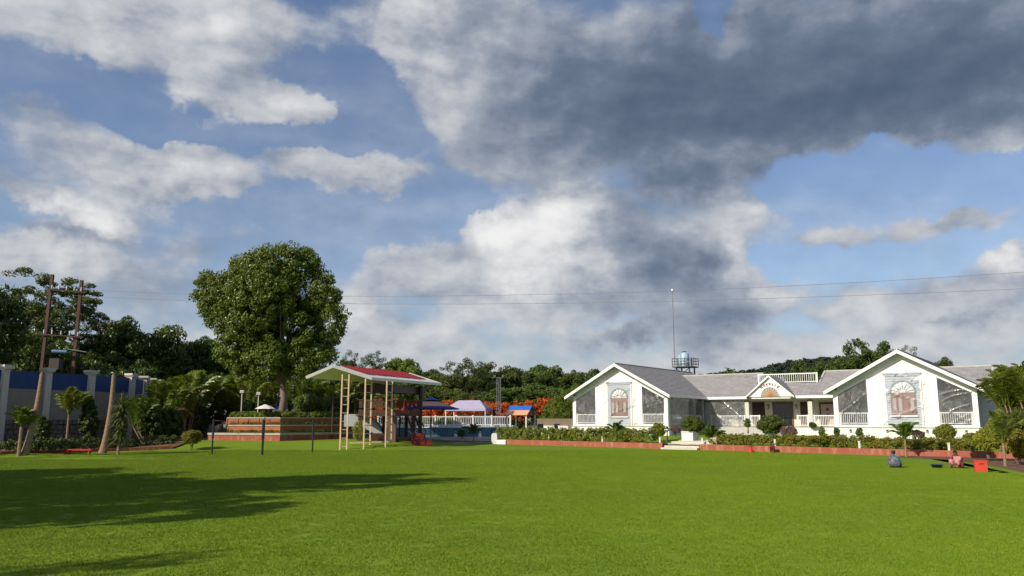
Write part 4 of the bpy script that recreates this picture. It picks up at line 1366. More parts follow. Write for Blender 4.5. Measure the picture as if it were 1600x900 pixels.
# raised deck with plank front and boarded rail
d0, d1 = at(560, 645, 67.5), at(656, 645, 69.0)
dv = (d1 - d0)
dv.z = 0
dn = dv.normalized()
dp = Vector((-dn.y, dn.x, 0))
dz = 2.72
D0, D1 = Vector((d0.x, d0.y, dz)), Vector((d1.x, d1.y, dz))
MB().hexa([D0, D1, D1 + dp * 3, D0 + dp * 3, D0 + up * .12, D1 + up * .12, D1 + dp * 3 + up * .12, D0 + dp * 3 + up * .12]).build('deck', M['wood'], pav)
for k in range(3):
    z = dz + 0.02 + k * 0.17
    MB().beam(D0 - dp * 0.05 + up * (0.02 + k * 0.17), D1 - dp * 0.05 + up * (0.02 + k * 0.17), 0.06, 0.155).build('plank', M['wood'], pav)
nb = 15
for k in range(nb):
    t = (k + 0.5) / nb
    p = D0.lerp(D1, t)
    w = dv.length / nb * 0.80
    MB().beam(p - dn * w / 2 + up * 0.92, p + dn * w / 2 + up * 0.92, 0.05, 0.62).build('rail_board', M['wood'] if k < 9 else M['maroon'], pav)
MB().beam(D0 + up * 1.28, D1 + up * 1.28, 0.10, 0.09).build('top_rail', M['wood'], pav)
for px, Y, w in ((613, 67.4, 0.34), (563, 67.7, 0.16), (646, 69.0, 0.16), (600, 70.5, 0.14), (635, 71.5, 0.14)):
    p = at(px, 660, Y)
    MB().box(p.x - w, p.x + w, p.y - w, p.y + w, lawn_z(p.x, p.y) - 0.05, dz).build('pier', M['wood'] if w > 0.3 else M['dark_wood'], pav)
# stair with side strings, on the pool side
s0, s1 = at(636, 650, 68.2), at(653, 690, 66.6)
s0.z, s1.z = dz, lawn_z(s1.x, s1.y)
off = Vector((0.55, 0.75, 0))
MB().beam(s0, s1, 0.07, 0.2).beam(s0 + off, s1 + off, 0.07, 0.2).beam(s0 + up * 0.9, s1 + up * 0.9, 0.05, 0.05).beam(s0 + off + up * 0.9, s1 + off + up * 0.9, 0.05, 0.05).build('stair_string', M['dark_wood'], pav)
for k in range(1, 9):
    p = s0.lerp(s1, k / 9)
    MB().beam(p, p + off, 0.22, 0.04).build('tread', M['dark_wood'], pav)
# low dark panel wall and brick block under the deck
e0, e1 = at(618, 690, 68.5), at(655, 690, 69.5)
MB().beam((e0.x, e0.y, 0.75), (e1.x, e1.y, 0.75), 0.12, 0.35).build('skirting', M['dark_wood'], pav)
g0, g1 = at(580, 680, 67.6), at(606, 680, 67.6)
MB().box(g0.x, g1.x, g0.y, g0.y + 0.6, 0.4, 1.25).build('low_wall', M['dark_wood'], pav)

sl = thing('garden_slide', 'grey curved slide behind the ladder posts of the pavilion', 'slide', (0, 0, 0))
path = [at(px, py, 70.2) for px, py in ((540, 652), (552, 651), (566, 653), (578, 657), (588, 663), (596, 672), (600, 684))]
mb = MB()
for i in range(len(path) - 1):
    a, b = path[i], path[i + 1]
    w = Vector((0, 0.55, 0))
    mb.hexa([a - w - up * .06, b - w - up * .06, b + w - up * .06, a + w - up * .06, a - w, b - w, b + w, a + w])
mb.build('chute', M['slide'], sl)
for s_ in (-1, 1):
    mb = MB()
    for i in range(len(path) - 1):
        a, b = path[i] + Vector((0, s_ * 0.58, 0)), path[i + 1] + Vector((0, s_ * 0.58, 0))
        mb.hexa([a - Vector((0, .03, .8 if s_ < 0 else .05)), b - Vector((0, .03, .8 if s_ < 0 else .05)), b + Vector((0, .03, -.8 if s_ < 0 else -.05)), a + Vector((0, .03, -.8 if s_ < 0 else -.05)),
                 a + Vector((0, -.03, .22)), b + Vector((0, -.03, .22)), b + Vector((0, .03, .22)), a + Vector((0, .03, .22))])
    mb.build('side_wall', M['slide'], sl)
for i in (1, 3):
    p = path[i]
    MB().tube([(p.x, p.y, lawn_z(p.x, p.y) - .02), (p.x, p.y, p.z - .05)], 0.05, 8).build('leg', M['steel_dark'], sl)

# ------------------------------------------------------------------ net posts, benches, lamps on the lawn
for px, py, r_, txt in ((331, 710, 0.055, 'black net post nearest the round shrub'), (409.5, 711, 0.075, 'thick black net post below the white parasol'), (488, 707, 0.055, 'black net post nearest the cream ladder posts')):
    p = hit(px, py)
    h = at(px, 656, p.y).z - p.z
    np_ = thing('net_post', txt, 'post', p, 0, 'black net posts on the lawn')
    MB().tube([(0, 0, -0.05), (0, 0, h)], r_, 10).build('pole', M['black_paint'], np_)
    MB().tube([(0, 0, h * 0.45), (0, 0, h + 0.02)], r_ * 1.35, 10).build('sleeve', M['black_paint'], np_)
    MB().beam((0, 0, h - 0.06), (0.3, 0, h - 0.04), 0.025, 0.025).build('hook', M['steel_dark'], np_)
for (xa, ya), (xb, yb), txt in (((332, 657), (409, 657), 'thin cord between the first two black net posts'), ((411, 657), (488, 657), 'thin cord between the last two black net posts')):
    p, q = at(xa, ya, hit(331 if xa < 400 else 409.5, 710 if xa < 400 else 711).y), at(xb, yb, hit(409.5 if xb < 420 else 488, 711 if xb < 420 else 707).y)
    mid_ = p.lerp(q, 0.5) - up * 0.06
    tag(MB().tube([p, p.lerp(q, .25) - up * .045, mid_, p.lerp(q, .75) - up * .045, q], 0.008, 5).build('cord', M['steel_dark']), txt, 'cord', 'cords of the net posts')

p, q = hit(104, 709.5), hit(140, 709.5)
bn = thing('garden_bench', 'long low red bench on the lawn below the compound wall', 'bench', (p.x, p.y, p.z))
W_ = (q - p).length
MB().box(-0.15, W_ + 0.15, -0.18, 0.18, 0.24, 0.33).build('seat', M['red_paint'], bn)
MB().lathe([(0.20, -0.02), (0.24, 0.05), (0.15, 0.13), (0.22, 0.24)], 14, 0.1).build('pedestal', M['red_paint'], bn, True)
MB().box(W_ - 0.05, W_ + 0.02, -0.14, 0.14, -0.02, 0.24).build('leg', M['red_paint'], bn)

p = hit(654, 696.5)
rb_ = thing('slatted_bench', 'dark red slatted bench on the grass beside the pavilion stair', 'bench', p, R(8))
for k in range(3):
    MB().box(-0.60, 0.55, 0.28, 0.33, 0.50 + k * 0.17, 0.63 + k * 0.17).build('back_slat', M['maroon'], rb_)
for k in range(3):
    MB().box(-0.60, 0.55, -0.20 + k * 0.16, -0.06 + k * 0.16, 0.42, 0.46).build('seat_slat', M['maroon'], rb_)
for x in (-0.52, 0.47):
    MB().box(x - 0.04, x + 0.04, -0.16, -0.08, 0, 0.42).build('leg', M['maroon'], rb_)
    MB().box(x - 0.04, x + 0.04, 0.33, 0.39, 0, 1.0).build('leg', M['maroon'], rb_)
MB().box(-0.50, 0.45, -0.13, -0.10, 0.05, 0.36).build('front_panel', M['maroon'], rb_)
MB().box(0.56, 1.05, -0.12, 0.30, 0.0, 0.40).box(0.54, 1.08, -0.15, 0.33, 0.40, 0.45).build('side_box', M['maroon'], rb_)

for px, py, kind, txt in ((907, 697.5, 0, 'dark red upright box lamp at the kerb before the far wing'), (932, 697.5, 1, 'small red dome lamp at the kerb before the far wing'),
                          (1173, 707, 1, 'small red dome lamp at the kerb nearest the entrance steps'), (1207, 707, 0, 'dark red upright box lamp at the kerb past the entrance steps')):
    p = hit(px, py)
    kl = thing('kerb_lamp', txt, 'lamp', p, R(-35), 'red lamps along the kerb')
    if kind:
        MB().lathe([(0.26, -0.01), (0.26, 0.06), (0.20, 0.16), (0.12, 0.26), (0.09, 0.34), (0.10, 0.40)], 14).build('body', M['red_paint'], kl, True)
        MB().box(-0.13, 0.13, -0.10, 0.10, 0.40, 0.46).build('cap', M['maroon'], kl)
    else:
        MB().box(-0.15, 0.15, -0.12, 0.12, -0.01, 0.44).build('body', M['maroon'], kl)
        MB().box(-0.17, 0.17, -0.14, 0.14, 0.44, 0.48).build('cap', M['maroon'], kl)
        MB().box(-0.10, 0.10, -0.135, -0.122, 0.14, 0.36).build('lens', M['glass_dark'], kl)

p = hit(1533, 737.5)
bx_ = thing('red_box', 'bright red painted box standing on the lawn near the sitting people', 'box', p, R(-22))
MB().box(-0.25, 0.25, -0.16, 0.16, 0.0, 0.48).build('body', M['red_box'], bx_)
MB().tube([(-.09, -.175, .40), (-.09, -.20, .38), (.09, -.20, .38), (.09, -.175, .40)], 0.010, 6).build('handle', M['steel_dark'], bx_)
MB().box(-0.265, 0.265, -0.175, 0.175, 0.48, 0.515).build('lid', M['red_box'], bx_)
p = hit(1464, 731)
tb_ = thing('wash_tub', 'shallow dark blue tub on the grass between the two people', 'tub', p)
MB().lathe([(0.20, 0.0), (0.26, 0.14), (0.29, 0.15), (0.285, 0.165), (0.25, 0.155), (0.19, 0.02)], 20).build('basin', M['tub'], tb_, True)
MB().beam((-0.31, 0, 0.14), (-0.26, 0, 0.15), 0.12, 0.03).beam((0.31, 0, 0.14), (0.26, 0, 0.15), 0.12, 0.03).build('grip', M['tub'], tb_)

# white markers in the hedge, garden lantern by the steps, planters
for px, py, Yo, txt in ((782, 690, 0.5, 'first white marker post at the pool end of the hedge'), (857.5, 690, 0.5, 'white marker post in the hedge facing the small hut'), (941, 692, 0.5, 'white marker post in the hedge before the far wing'), (1031, 693, 0.5, 'white marker post at the hedge end by the steps'),
                        (1097, 690, 0.5, 'slim marker post by the palm next to the steps'), (1211, 698, 0.5, 'white marker post in the hedge before the porch'), (1343, 700, 0.5, 'white marker post in the hedge before the near wing'), (1483, 702, 0.5, 'pale marker post in the hedge below the round shrub')):
    d = Vector(((px - 800) / F_PX, 1.0, 0))
    d.y = 1.0
    t = ((B_O.x * B_V.x + B_O.y * B_V.y) + KERB_B + 0.22) / ((px - 800) / F_PX * 0.99 * B_V.x + B_V.y)
    p = at(px, py, t)
    z0 = lawn_z(p.x, p.y) + 0.40
    mk = thing('marker_post', txt, 'post', (p.x, p.y, z0), 0, 'marker posts along the kerb')
    MB().box(-0.05, 0.05, -0.05, 0.05, 0, 0.46).build('post', M['trim'], mk)
    MB().box(-0.065, 0.065, -0.065, 0.065, 0.46, 0.5).build('cap', M['trim'], mk)

ln = thing('garden_lantern', 'small black garden lantern on a post beside the entrance steps', 'lamp', bw(9.95, -10.0, 0.70))
MB().tube([(0, 0, -0.1), (0, 0, 0.72)], 0.045, 8).lathe([(0.14, -0.1), (0.10, 0.05), (0.05, 0.12)], 10).build('post', M['black_paint'], ln)
lh = MB().lathe([(0.06, 0.72), (0.16, 0.80), (0.16, 0.98), (0.05, 1.10), (0.02, 1.16)], 8).build('lantern_head', M['black_paint'], ln)
MB().lathe([(0.162, 0.83), (0.162, 0.95)], 8).build('lamp_glass', M['pane_pale'], lh)
for a0, a1, b0, b1, z0, z1, txt in ((10.85, 11.8, -9.3, -8.2, 0.70, 1.46, 'square pale planter box at the top of the entrance steps'), (13.5, 14.75, 1.4, 2.6, 0.70, 1.24, 'square pale planter box before the porch')):
    c_ = bw((a0 + a1) / 2, (b0 + b1) / 2, z0)
    w, d_, h = (a1 - a0) / 2, (b1 - b0) / 2, z1 - z0
    pl = thing('planter_box', txt, 'planter', c_, B_RZ, 'planter boxes on the entrance walk')
    MB().box(-w, w, -d_, d_, 0, h - 0.08).build('box', M['planter'], pl)
    MB().box(-w - .03, w + .03, -d_ - .03, -d_ + .1, h - .08, h).box(-w - .03, w + .03, d_ - .1, d_ + .03, h - .08, h).box(-w - .03, -w + .1, -d_ + .1, d_ - .1, h - .08, h).box(w - .1, w + .03, -d_ + .1, d_ - .1, h - .08, h).build('rim', M['planter'], pl)
    MB().box(-w + .1, w - .1, -d_ + .1, d_ - .1, h - .08, h - .03).build('soil_fill', M['soil'], pl)

# ------------------------------------------------------------------ pool, fence, parasols, canopy, hut
pool = thing('swimming_pool', 'raised swimming pool with blue outer wall and white coping', 'swimming pool', (0, 0, 0))
p0, p1 = at(612, 680, 84.5), at(808, 680, 86.0)
pd = (p1 - p0)
pd.z = 0
px_ = pd.normalized()
py_ = Vector((-px_.y, px_.x, 0))
PL = pd.length


def pq(s, t, z):
    v = Vector((p0.x, p0.y, 0)) + px_ * s + py_ * t
    return Vector((v.x, v.y, z))


def pbox(s0, s1, t0, t1, z0, z1, name, m, parent):
    return MB().hexa([pq(s0, t0, z0), pq(s1, t0, z0), pq(s1, t1, z0), pq(s0, t1, z0), pq(s0, t0, z1), pq(s1, t0, z1), pq(s1, t1, z1), pq(s0, t1, z1)]).build(name, m, parent)


pbox(-6, PL, -0.0, 0.3, 0.3, 1.55, 'pool_wall', M['pool_blue'], pool)
pbox(PL - 0.3, PL, 0.3, 8.2, 0.3, 1.55, 'pool_wall', M['pool_blue'], pool)
pbox(-6, PL + 0.05, -0.12, 0.5, 1.551, 1.66, 'coping', M['trim'], pool)
pbox(-6, PL - 0.3, 0.3, 8, 1.30, 1.42, 'water_surface', M['water'], pool)
pbox(-6, PL, 8.0, 8.4, 0.3, 1.66, 'pool_wall', M['trim'], pool)
pbox(-6, PL + 0.5, -2.6, -0.004, 0.0, 0.62, 'pool_step', M['concrete'], pool)
pbox(-6, PL + 0.7, -3.0, -2.604, 0.0, 0.40, 'pool_step', M['stone_pale'], pool)
for s_ in (3.1, 8.0, 10.3):
    pbox(s_, s_ + 1.3, -0.03, -0.004, 0.85, 1.40, 'wall_recess', surface('deep blue tile', (0.03, 0.085, 0.13), (0.025, 0.07, 0.11), 0.4), pool)
fence = thing('pool_fence', 'white railing fence along the far side of the pool', 'fence', (0, 0, 0))
FT = 1.2
nseg = 7
bal_me = MB().box(-0.02, 0.02, -0.02, 0.02, 0, 0.82).mesh('baluster')
bal_me.materials.append(M['trim'])
s_start, s_end = -1.5, PL - 0.6
for k in range(nseg + 1):
    s = s_start + (s_end - s_start) * k / nseg
    pbox(s - 0.08, s + 0.08, FT - 0.08, FT + 0.08, 1.3, 2.86, 'post', M['trim'], fence)
for k in range(nseg):
    a, b = s_start + (s_end - s_start) * k / nseg + 0.08, s_start + (s_end - s_start) * (k + 1) / nseg - 0.08
    pan = pbox(a, b, FT - 0.04, FT + 0.04, 2.64, 2.74, 'rail', M['trim'], fence)
    pbox(a, b, FT - 0.03, FT + 0.03, 1.82, 1.90, 'rail', M['trim'], fence)
    n = int((b - a) / 0.17)
    for j in range(1, n):
        q = pq(a + (b - a) * j / n, FT, 1.87)
        obj('baluster', bal_me, None, pan, q, math.atan2(px_.y, px_.x))
pbox(-6, PL, FT + 0.4, FT + 0.5, 1.3, 1.80, 'fence_base', M['trim'], fence)
for px, txt in ((649, 'white bollard lamp under the pavilion roof edge'), (674, 'white bollard lamp by the parasol pole'), (712, 'white bollard lamp before the middle of the pool'), (750, 'white bollard lamp by the young palm')):
    b_ = at(px, 680, 83.6)
    bl_ = thing('bollard_lamp', txt, 'lamp', (b_.x, b_.y, 0.60), 0, 'white bollard lamps along the pool')
    MB().lathe([(0.16, 0), (0.16, 0.35), (0.12, 0.40)], 12).build('base', M['white'], bl_)
    MB().lathe([(0.12, 0.4), (0.13, 0.55), (0.05, 0.62)], 12).build('lamp_head', M['pane_pale'], bl_)


def canopy_umbrella(px, Y, name, label):
    b_ = at(px, 680, Y)
    o = thing(name, label, 'parasol', (b_.x, b_.y, 0.55))
    f = lambda y: at(px, y, Y).z - 0.55
    MB().tube([(0, 0, 0), (0, 0, f(622))], 0.06, 10).build('pole', M['steel_grey'], o)
    MB().lathe([(2.85, f(640)), (2.86, f(638.5)), (2.1, f(635))], 8).build('valance', M['navy_cloth'], o)
    MB().lathe([(2.11, f(635)), (1.5, f(631.5)), (0.75, f(627))], 8).build('canopy', M['peach_cloth'], o)
    MB().lathe([(0.62, f(627)), (0.60, f(624.8))], 8).build('vent_band', M['navy_cloth'], o)
    MB().lathe([(0.92, f(625)), (0.4, f(622.5)), (0.03, f(620))], 8).build('cap', M['blue_cloth'], o)
    for k in range(8):
        a = math.pi * 2 * k / 8
        MB().beam((0, 0, f(632)), (2.6 * math.cos(a), 2.6 * math.sin(a), f(639.6)), 0.03, 0.03).build('rib', M['steel_grey'], o)
    return o


canopy_umbrella(673, 82.6, 'garden_parasol', 'large navy and peach two-tier parasol before the pool fence')
gz = thing('canopy_tent', 'lavender pop-up canopy tent behind the pool fence', 'tent', (at(733, 650, 93).x, 93, 0.6), R(-12))
fz = lambda y: at(733, y, 93).z - 0.6
gw, gd = 2.35, 1.7
e, rz1 = fz(638.5), fz(625.5)
roofv = [(-gw, -gd, e), (gw, -gd, e), (gw, gd, e), (-gw, gd, e), (-1.25, 0, rz1), (1.25, 0, rz1)]
MB().add(roofv, [(0, 1, 5, 4), (2, 3, 4, 5), (1, 2, 5), (3, 0, 4)]).build('canopy', M['lavender_cloth'], gz)
MB().box(-gw, gw, -gd - .02, -gd, e - .28, e).box(-gw, gw, gd, gd + .02, e - .28, e).box(-gw - .02, -gw, -gd, gd, e - .28, e).box(gw, gw + .02, -gd, gd, e - .28, e).build('valance', M['lavender_cloth'], gz)
for sx in (-1, 1):
    for sy in (-1, 1):
        MB().box(sx * (gw - .06) - .035, sx * (gw - .06) + .035, sy * (gd - .06) - .035, sy * (gd - .06) + .035, 0, e).build('leg', M['trim'], gz)
MB().box(-gw + .2, gw - .2, gd - .1, gd - .06, 1.2, e - .7).build('back_cloth', M['grey_wall'], gz)

ht = thing('play_hut', 'small open hut with blue and peach pitched roof by the hedge', 'hut', (at(814, 660, 83).x, 83, 0.55), R(-22))
f = lambda y: at(815, y, 83).z - 0.55
e, rg = f(648), f(634)
hw, hd = 1.05, 1.25
ro = MB()
for s in (-1, 1):
    for t0, t1, mk in ((0, 0.5, 'peach'), (0.5, 1.0, 'blue')):
        def pt(x, t):
            return (x, s * (hd + 0.25) * (1 - t), e + (rg - e) * t)
        mb = MB()
        a, b, c_, d_ = pt(-hw - .2, t0), pt(hw + .2, t0), pt(hw + .2, t1), pt(-hw - .2, t1)
        mb.hexa([Vector(v) - Vector((0, 0, .05)) for v in (a, b, c_, d_)] + [Vector(v) for v in (a, b, c_, d_)])
        mb.build('roof_panel', M['peach_cloth'] if mk == 'peach' else M['blue_cloth'], ht)
MB().prism_x([(-hd, e - .06), (hd, e - .06), (0, rg - .07)], hw - .05, hw).build('gable', M['wood'], ht)
for sx in (-1, 1):
    for sy in (-1, 1):
        MB().box(sx * hw - .07, sx * hw + .07, sy * hd - .07, sy * hd + .07, 0, e).build('post', M['cream'], ht)
MB().box(-hw, hw, -hd - .02, -hd + .02, 0.15, 0.85).build('panel', M['grey_wall'], ht)
MB().box(hw - .02, hw + .02, -hd, hd, 0.15, 0.8).build('panel', M['white'], ht)

lt = thing('lattice_mast', 'slim grey lattice light mast behind the hedge', 'mast', (at(779, 650, 92).x, 92, 0.5))
f = lambda y: at(779, y, 92).z - 0.5
top = f(590)
for sx, sy in ((-1, -1), (1, -1), (0, 1)):
    MB().tube([(sx * .30, sy * .26, 0), (sx * .20, sy * .17, top)], 0.03, 6).build('leg', M['steel_grey'], lt)
mb = MB()
for k in range(18):
    z0, z1 = top * k / 18, top * (k + 1) / 18
    s0, s1 = .30 - .10 * k / 18, .30 - .10 * (k + 1) / 18
    q = [(-s0, -s0 * .87, z0), (s0, -s0 * .87, z0), (0, s0 * .87, z0)]
    r1 = [(-s1, -s1 * .87, z1), (s1, -s1 * .87, z1), (0, s1 * .87, z1)]
    for i in range(3):
        mb.beam(q[i], r1[(i + 1) % 3], 0.025, 0.025).beam(q[i], q[(i + 1) % 3], 0.025, 0.025)
mb.build('lacing', M['steel_grey'], lt)
MB().box(-0.75, 0.75, -0.05, 0.05, top - 0.05, top + 0.03).box(-0.6, -0.35, -0.15, 0.1, top + .03, top + .3).box(.35, .6, -0.15, 0.1, top + .03, top + .3).build('lamp_bar', M['steel_grey'], lt)

lw = thing('low_white_wall', 'low white wall running from the hut to the far wing', 'wall', (0, 0, 0))
a_, b_ = bw(-9.5, -0.6), bw(-4.8, -0.6)
MB().beam(a_ + up * 1.35, b_ + up * 1.35, 0.3, 0.85).build('wall_face', M['plinth'], lw)
MB().beam(a_ + up * 1.80, b_ + up * 1.80, 0.4, 0.06).build('coping', M['concrete'], lw)
bwl = thing('brown_wall', 'brown earth-coloured wall behind the low white wall', 'wall', (0, 0, 0))
a_, b_ = at(840, 660, 90), at(900, 660, 88)
MB().beam((a_.x, a_.y, 1.3), (b_.x, b_.y, 1.3), 0.3, 2.2).build('wall_face', surface('brown render', (0.22, 0.165, 0.115), (0.16, 0.12, 0.085), 0.9, 2, 1.0, 0.3), bwl)
MB().beam((a_.x, a_.y, 2.44), (b_.x, b_.y, 2.44), 0.4, 0.07).build('coping', M['wall_render'], bwl)
pt0 = thing('white_pot_wall', 'white rounded end wall with low step at the start of the kerb', 'wall', bw(-5.6, KERB_B - 0.1, 0.15), B_RZ)
MB().prism([(-0.62, -0.1), (0.0, -0.1), (0.0, 0.85), (-0.08, 1.0), (-0.31, 1.06), (-0.54, 1.0), (-0.62, 0.85)], 0, 0.3).build('end_wall', M['grey_wall'], pt0)
MB().box(0.004, 0.95, -0.05, 0.4, -0.1, 0.46).build('low_step', M['white'], pt0)
for px, py, Y, txt in ((847, 660, 80, 'dark seat cushion stack near the hut'), (873, 660, 81, 'dark covered garden chair on the low wall terrace')):
    p = at(px, 668, Y)
    ch = thing('garden_chair', txt, 'chair', (p.x, p.y, 0.95), R(25))
    MB().box(-.3, .3, -.3, .3, .28, .42).build('seat', M['black_paint'], ch)
    MB().prism_x([(.2, .42), (.32, .42), (.42, 1.0), (.32, 1.02)], -.3, .3).build('backrest', M['black_paint'], ch)
    for sx in (-1, 1):
        MB().box(sx * .3 - .04, sx * .3 + .04, -.3, .3, .42, .6).build('armrest', M['black_paint'], ch)
        for sy in (-1, 1):
            MB().box(sx * .25 - .03, sx * .25 + .03, sy * .25 - .03, sy * .25 + .03, 0, .28).build('leg', M['black_paint'], ch)

# ------------------------------------------------------------------ foliage
def unit(rng, n):
    v = rng.normal(size=(n, 3))
    return v / np.linalg.norm(v, axis=1, keepdims=True)


def leaf_arrays(rng, pos, nrm, size, aspect=0.5, droop=0.35):
    """one folded leaf of four corners per point"""
    n = len(pos)
    nrm = nrm / np.linalg.norm(nrm, axis=1, keepdims=True)
    t = np.cross(nrm, unit(rng, n))
    t /= np.linalg.norm(t, axis=1, keepdims=True) + 1e-6
    t[:, 2] -= droop
    t /= np.linalg.norm(t, axis=1, keepdims=True)
    s = np.cross(nrm, t)
    s /= np.linalg.norm(s, axis=1, keepdims=True) + 1e-6
    sz = (size * rng.uniform(0.6, 1.25, n))[:, None]
    base, tip = pos - t * sz * 0.5, pos + t * sz * 0.5
    l, r = pos + s * sz * aspect * 0.5 - nrm * sz * 0.10, pos - s * sz * aspect * 0.5 - nrm * sz * 0.10
    v = np.empty((n, 4, 3))
    v[:, 0], v[:, 1], v[:, 2], v[:, 3] = base, l, tip, r
    return v.reshape(-1, 3)


def quads(nv):
    return np.arange(nv, dtype=np.int32).reshape(-1, 4)


def clump_leaves(rng, centers, radii, per, size, aspect=0.5, squash=0.8, droop=0.35, shell=0.5):
    """leaves gathered round clump centres, denser towards the outside of each clump"""
    k = len(centers)
    idx = np.repeat(np.arange(k), per)
    d = unit(rng, len(idx))
    r = radii[idx] * (shell + (1 - shell) * rng.random(len(idx)) ** 0.5)
    off = d * r[:, None]
    off[:, 2] *= squash
    pos = centers[idx] + off
    nrm = d * 0.8 + unit(rng, len(idx)) * 0.7 + np.array([0, 0, 0.35])
    return leaf_arrays(rng, pos, nrm, size, aspect, droop)


def in_ellipsoids(rng, ell, n, lo=0.55, hi=1.0, down=-0.75):
    """clump centres in the outer part of a crown made of ellipsoids ((cx, cy, cz), (rx, ry, rz))"""
    vol = np.array([e[1][0] * e[1][1] * e[1][2] for e in ell]) ** 0.7
    vol = vol / vol.sum()
    out = []
    while len(out) < n:
        c, r = ell[rng.choice(len(ell), p=vol)]
        d = unit(rng, 1)[0]
        if d[2] < down:
            continue
        p = np.array(c) + d * np.array(r) * (lo + (hi - lo) * rng.random() ** 0.5)
        inside = sum(1 for c2, r2 in ell if np.sum(((p - np.array(c2)) / np.array(r2)) ** 2) < 0.45)
        if inside > 0 and rng.random() < 0.75:
            continue
        out.append(p)
    return np.array(out)


def limbs(mb, base, fork, targets, r0, r1, rng):
    """trunk from base to fork, then bent limbs that end inside the crown"""
    base, fork = Vector(base), Vector(fork)
    pts = [base.lerp(fork, t) + Vector((rng.normal(0, r0 * 0.25), rng.normal(0, r0 * 0.25), 0)) * (0 < t < 1) for t in (0, 0.06, 0.3, 0.6, 1.0)]
    mb.tube(pts, [r0 * 1.5, r0 * 1.08, r0 * 0.95, r0 * 0.85, r0 * 0.75], 10)
    for tg in targets:
        tg = Vector(tg)
        m = fork.lerp(tg, 0.5) + Vector((rng.normal(0, 0.2), rng.normal(0, 0.2), 0.25 * (tg - fork).length * 0.3))
        mb.tube([fork - Vector((0, 0, 0.1)), fork.lerp(m, 0.6), m, tg], [r0 * 0.5, r0 * 0.34, r0 * 0.24, r1], 6)
    return mb


def tree_meshes(seed, H, crown, n_cl, cl_r, per, size, trunk_r, fork_z, leaf, aspect=0.5, squash=0.8, droop=0.35, nlimb=9):
    rng = np.random.default_rng(seed)
    cen = in_ellipsoids(rng, crown, n_cl)
    rad = rng.uniform(cl_r[0], cl_r[1], n_cl)
    v = clump_leaves(rng, cen, rad, per, size, aspect, squash, droop)
    cm = np_mesh('crown', v, quads(len(v)))
    cm.materials.append(LEAF[leaf])
    pick = rng.choice(n_cl, min(nlimb, n_cl), replace=False)
    mb = limbs(MB(), (0, 0, -0.2), (0, 0, fork_z), [cen[i] for i in pick], trunk_r, 0.03, rng)
    tm = mb.mesh('trunk', True)
    tm.materials.append(M['trunk'])
    return tm, cm


def plant_tree(meshes, name, label, loc, scale=1.0, rz=0.0, group=None, cat='tree', sxy=1.0):
    o = thing(name, label, cat, loc, rz, group)
    o.scale = (scale * sxy, scale * sxy, scale)
    obj('trunk', meshes[0], None, o)
    obj('crown', meshes[1], None, o)
    return o


# --- the big tree on the terrace
BT_Y = 69.0
m_px = BT_Y / F_PX / 1.0
foot = at(442, 652, BT_Y)


def bt(px, py, rx, ry, dy=0.0, ryd=None):
    p = at(px, py, BT_Y)
    return ((p.x - foot.x, dy, p.z - 2.3), (rx * m_px, (ryd or rx) * m_px, ry * m_px))


crown_px = [bt(415, 448, 60, 42), bt(362, 462, 44, 34), bt(330, 456, 28, 27), bt(470, 416, 28, 28), bt(440, 408, 42, 24), bt(400, 418, 36, 22), bt(505, 462, 24, 42), bt(516, 505, 22, 38),
            bt(452, 515, 52, 50), bt(392, 505, 50, 44), bt(425, 560, 40, 34), bt(372, 545, 30, 30), bt(415, 470, 50, 52, -2.4, 30), bt(430, 500, 50, 52, 2.4, 30), bt(496, 545, 26, 26), bt(345, 492, 30, 20), bt(474, 562, 30, 28), bt(388, 572, 24, 22)]
rng = np.random.default_rng(21)
cen = in_ellipsoids(rng, crown_px, 1600, 0.25, 1.04, -0.97)
rad = rng.uniform(0.2, 0.8, len(cen))
v = clump_leaves(rng, cen, rad, 92, 0.25, 0.5, 0.85, 0.55)
cm = np_mesh('crown', v, quads(len(v)))
cm.materials.append(LEAF['tree'])
fork = at(441, 595, BT_Y)
tm = limbs(MB(), (0.15, 0, -0.4), (fork.x - foot.x, 0, fork.z - 2.3), [c for c in cen[rng.choice(len(cen), 16, replace=False)]], 0.33, 0.04, rng).mesh('trunk', True)
tm.materials.append(M['trunk'])
plant_tree((tm, cm), 'big_tree', 'large round-crowned tree growing from the terraced planter', (foot.x, foot.y, 2.3))

# --- prototypes for the woods
def ball_crown(rng_seed, H, W, spread=1.0):
    r = np.random.default_rng(rng_seed)
    ell = [((0, 0, H * 0.62), (W * 0.42, W * 0.42, H * 0.30))]
    for k in range(7):
        a = r.uniform(0, 6.28)
        q = r.uniform(0.15, 0.36) * W * spread
        s = r.uniform(0.17, 0.27) * W
        ell.append(((math.cos(a) * q, math.sin(a) * q, H * r.uniform(0.40, 0.86)), (s, s, s * 0.95)))
    return ell


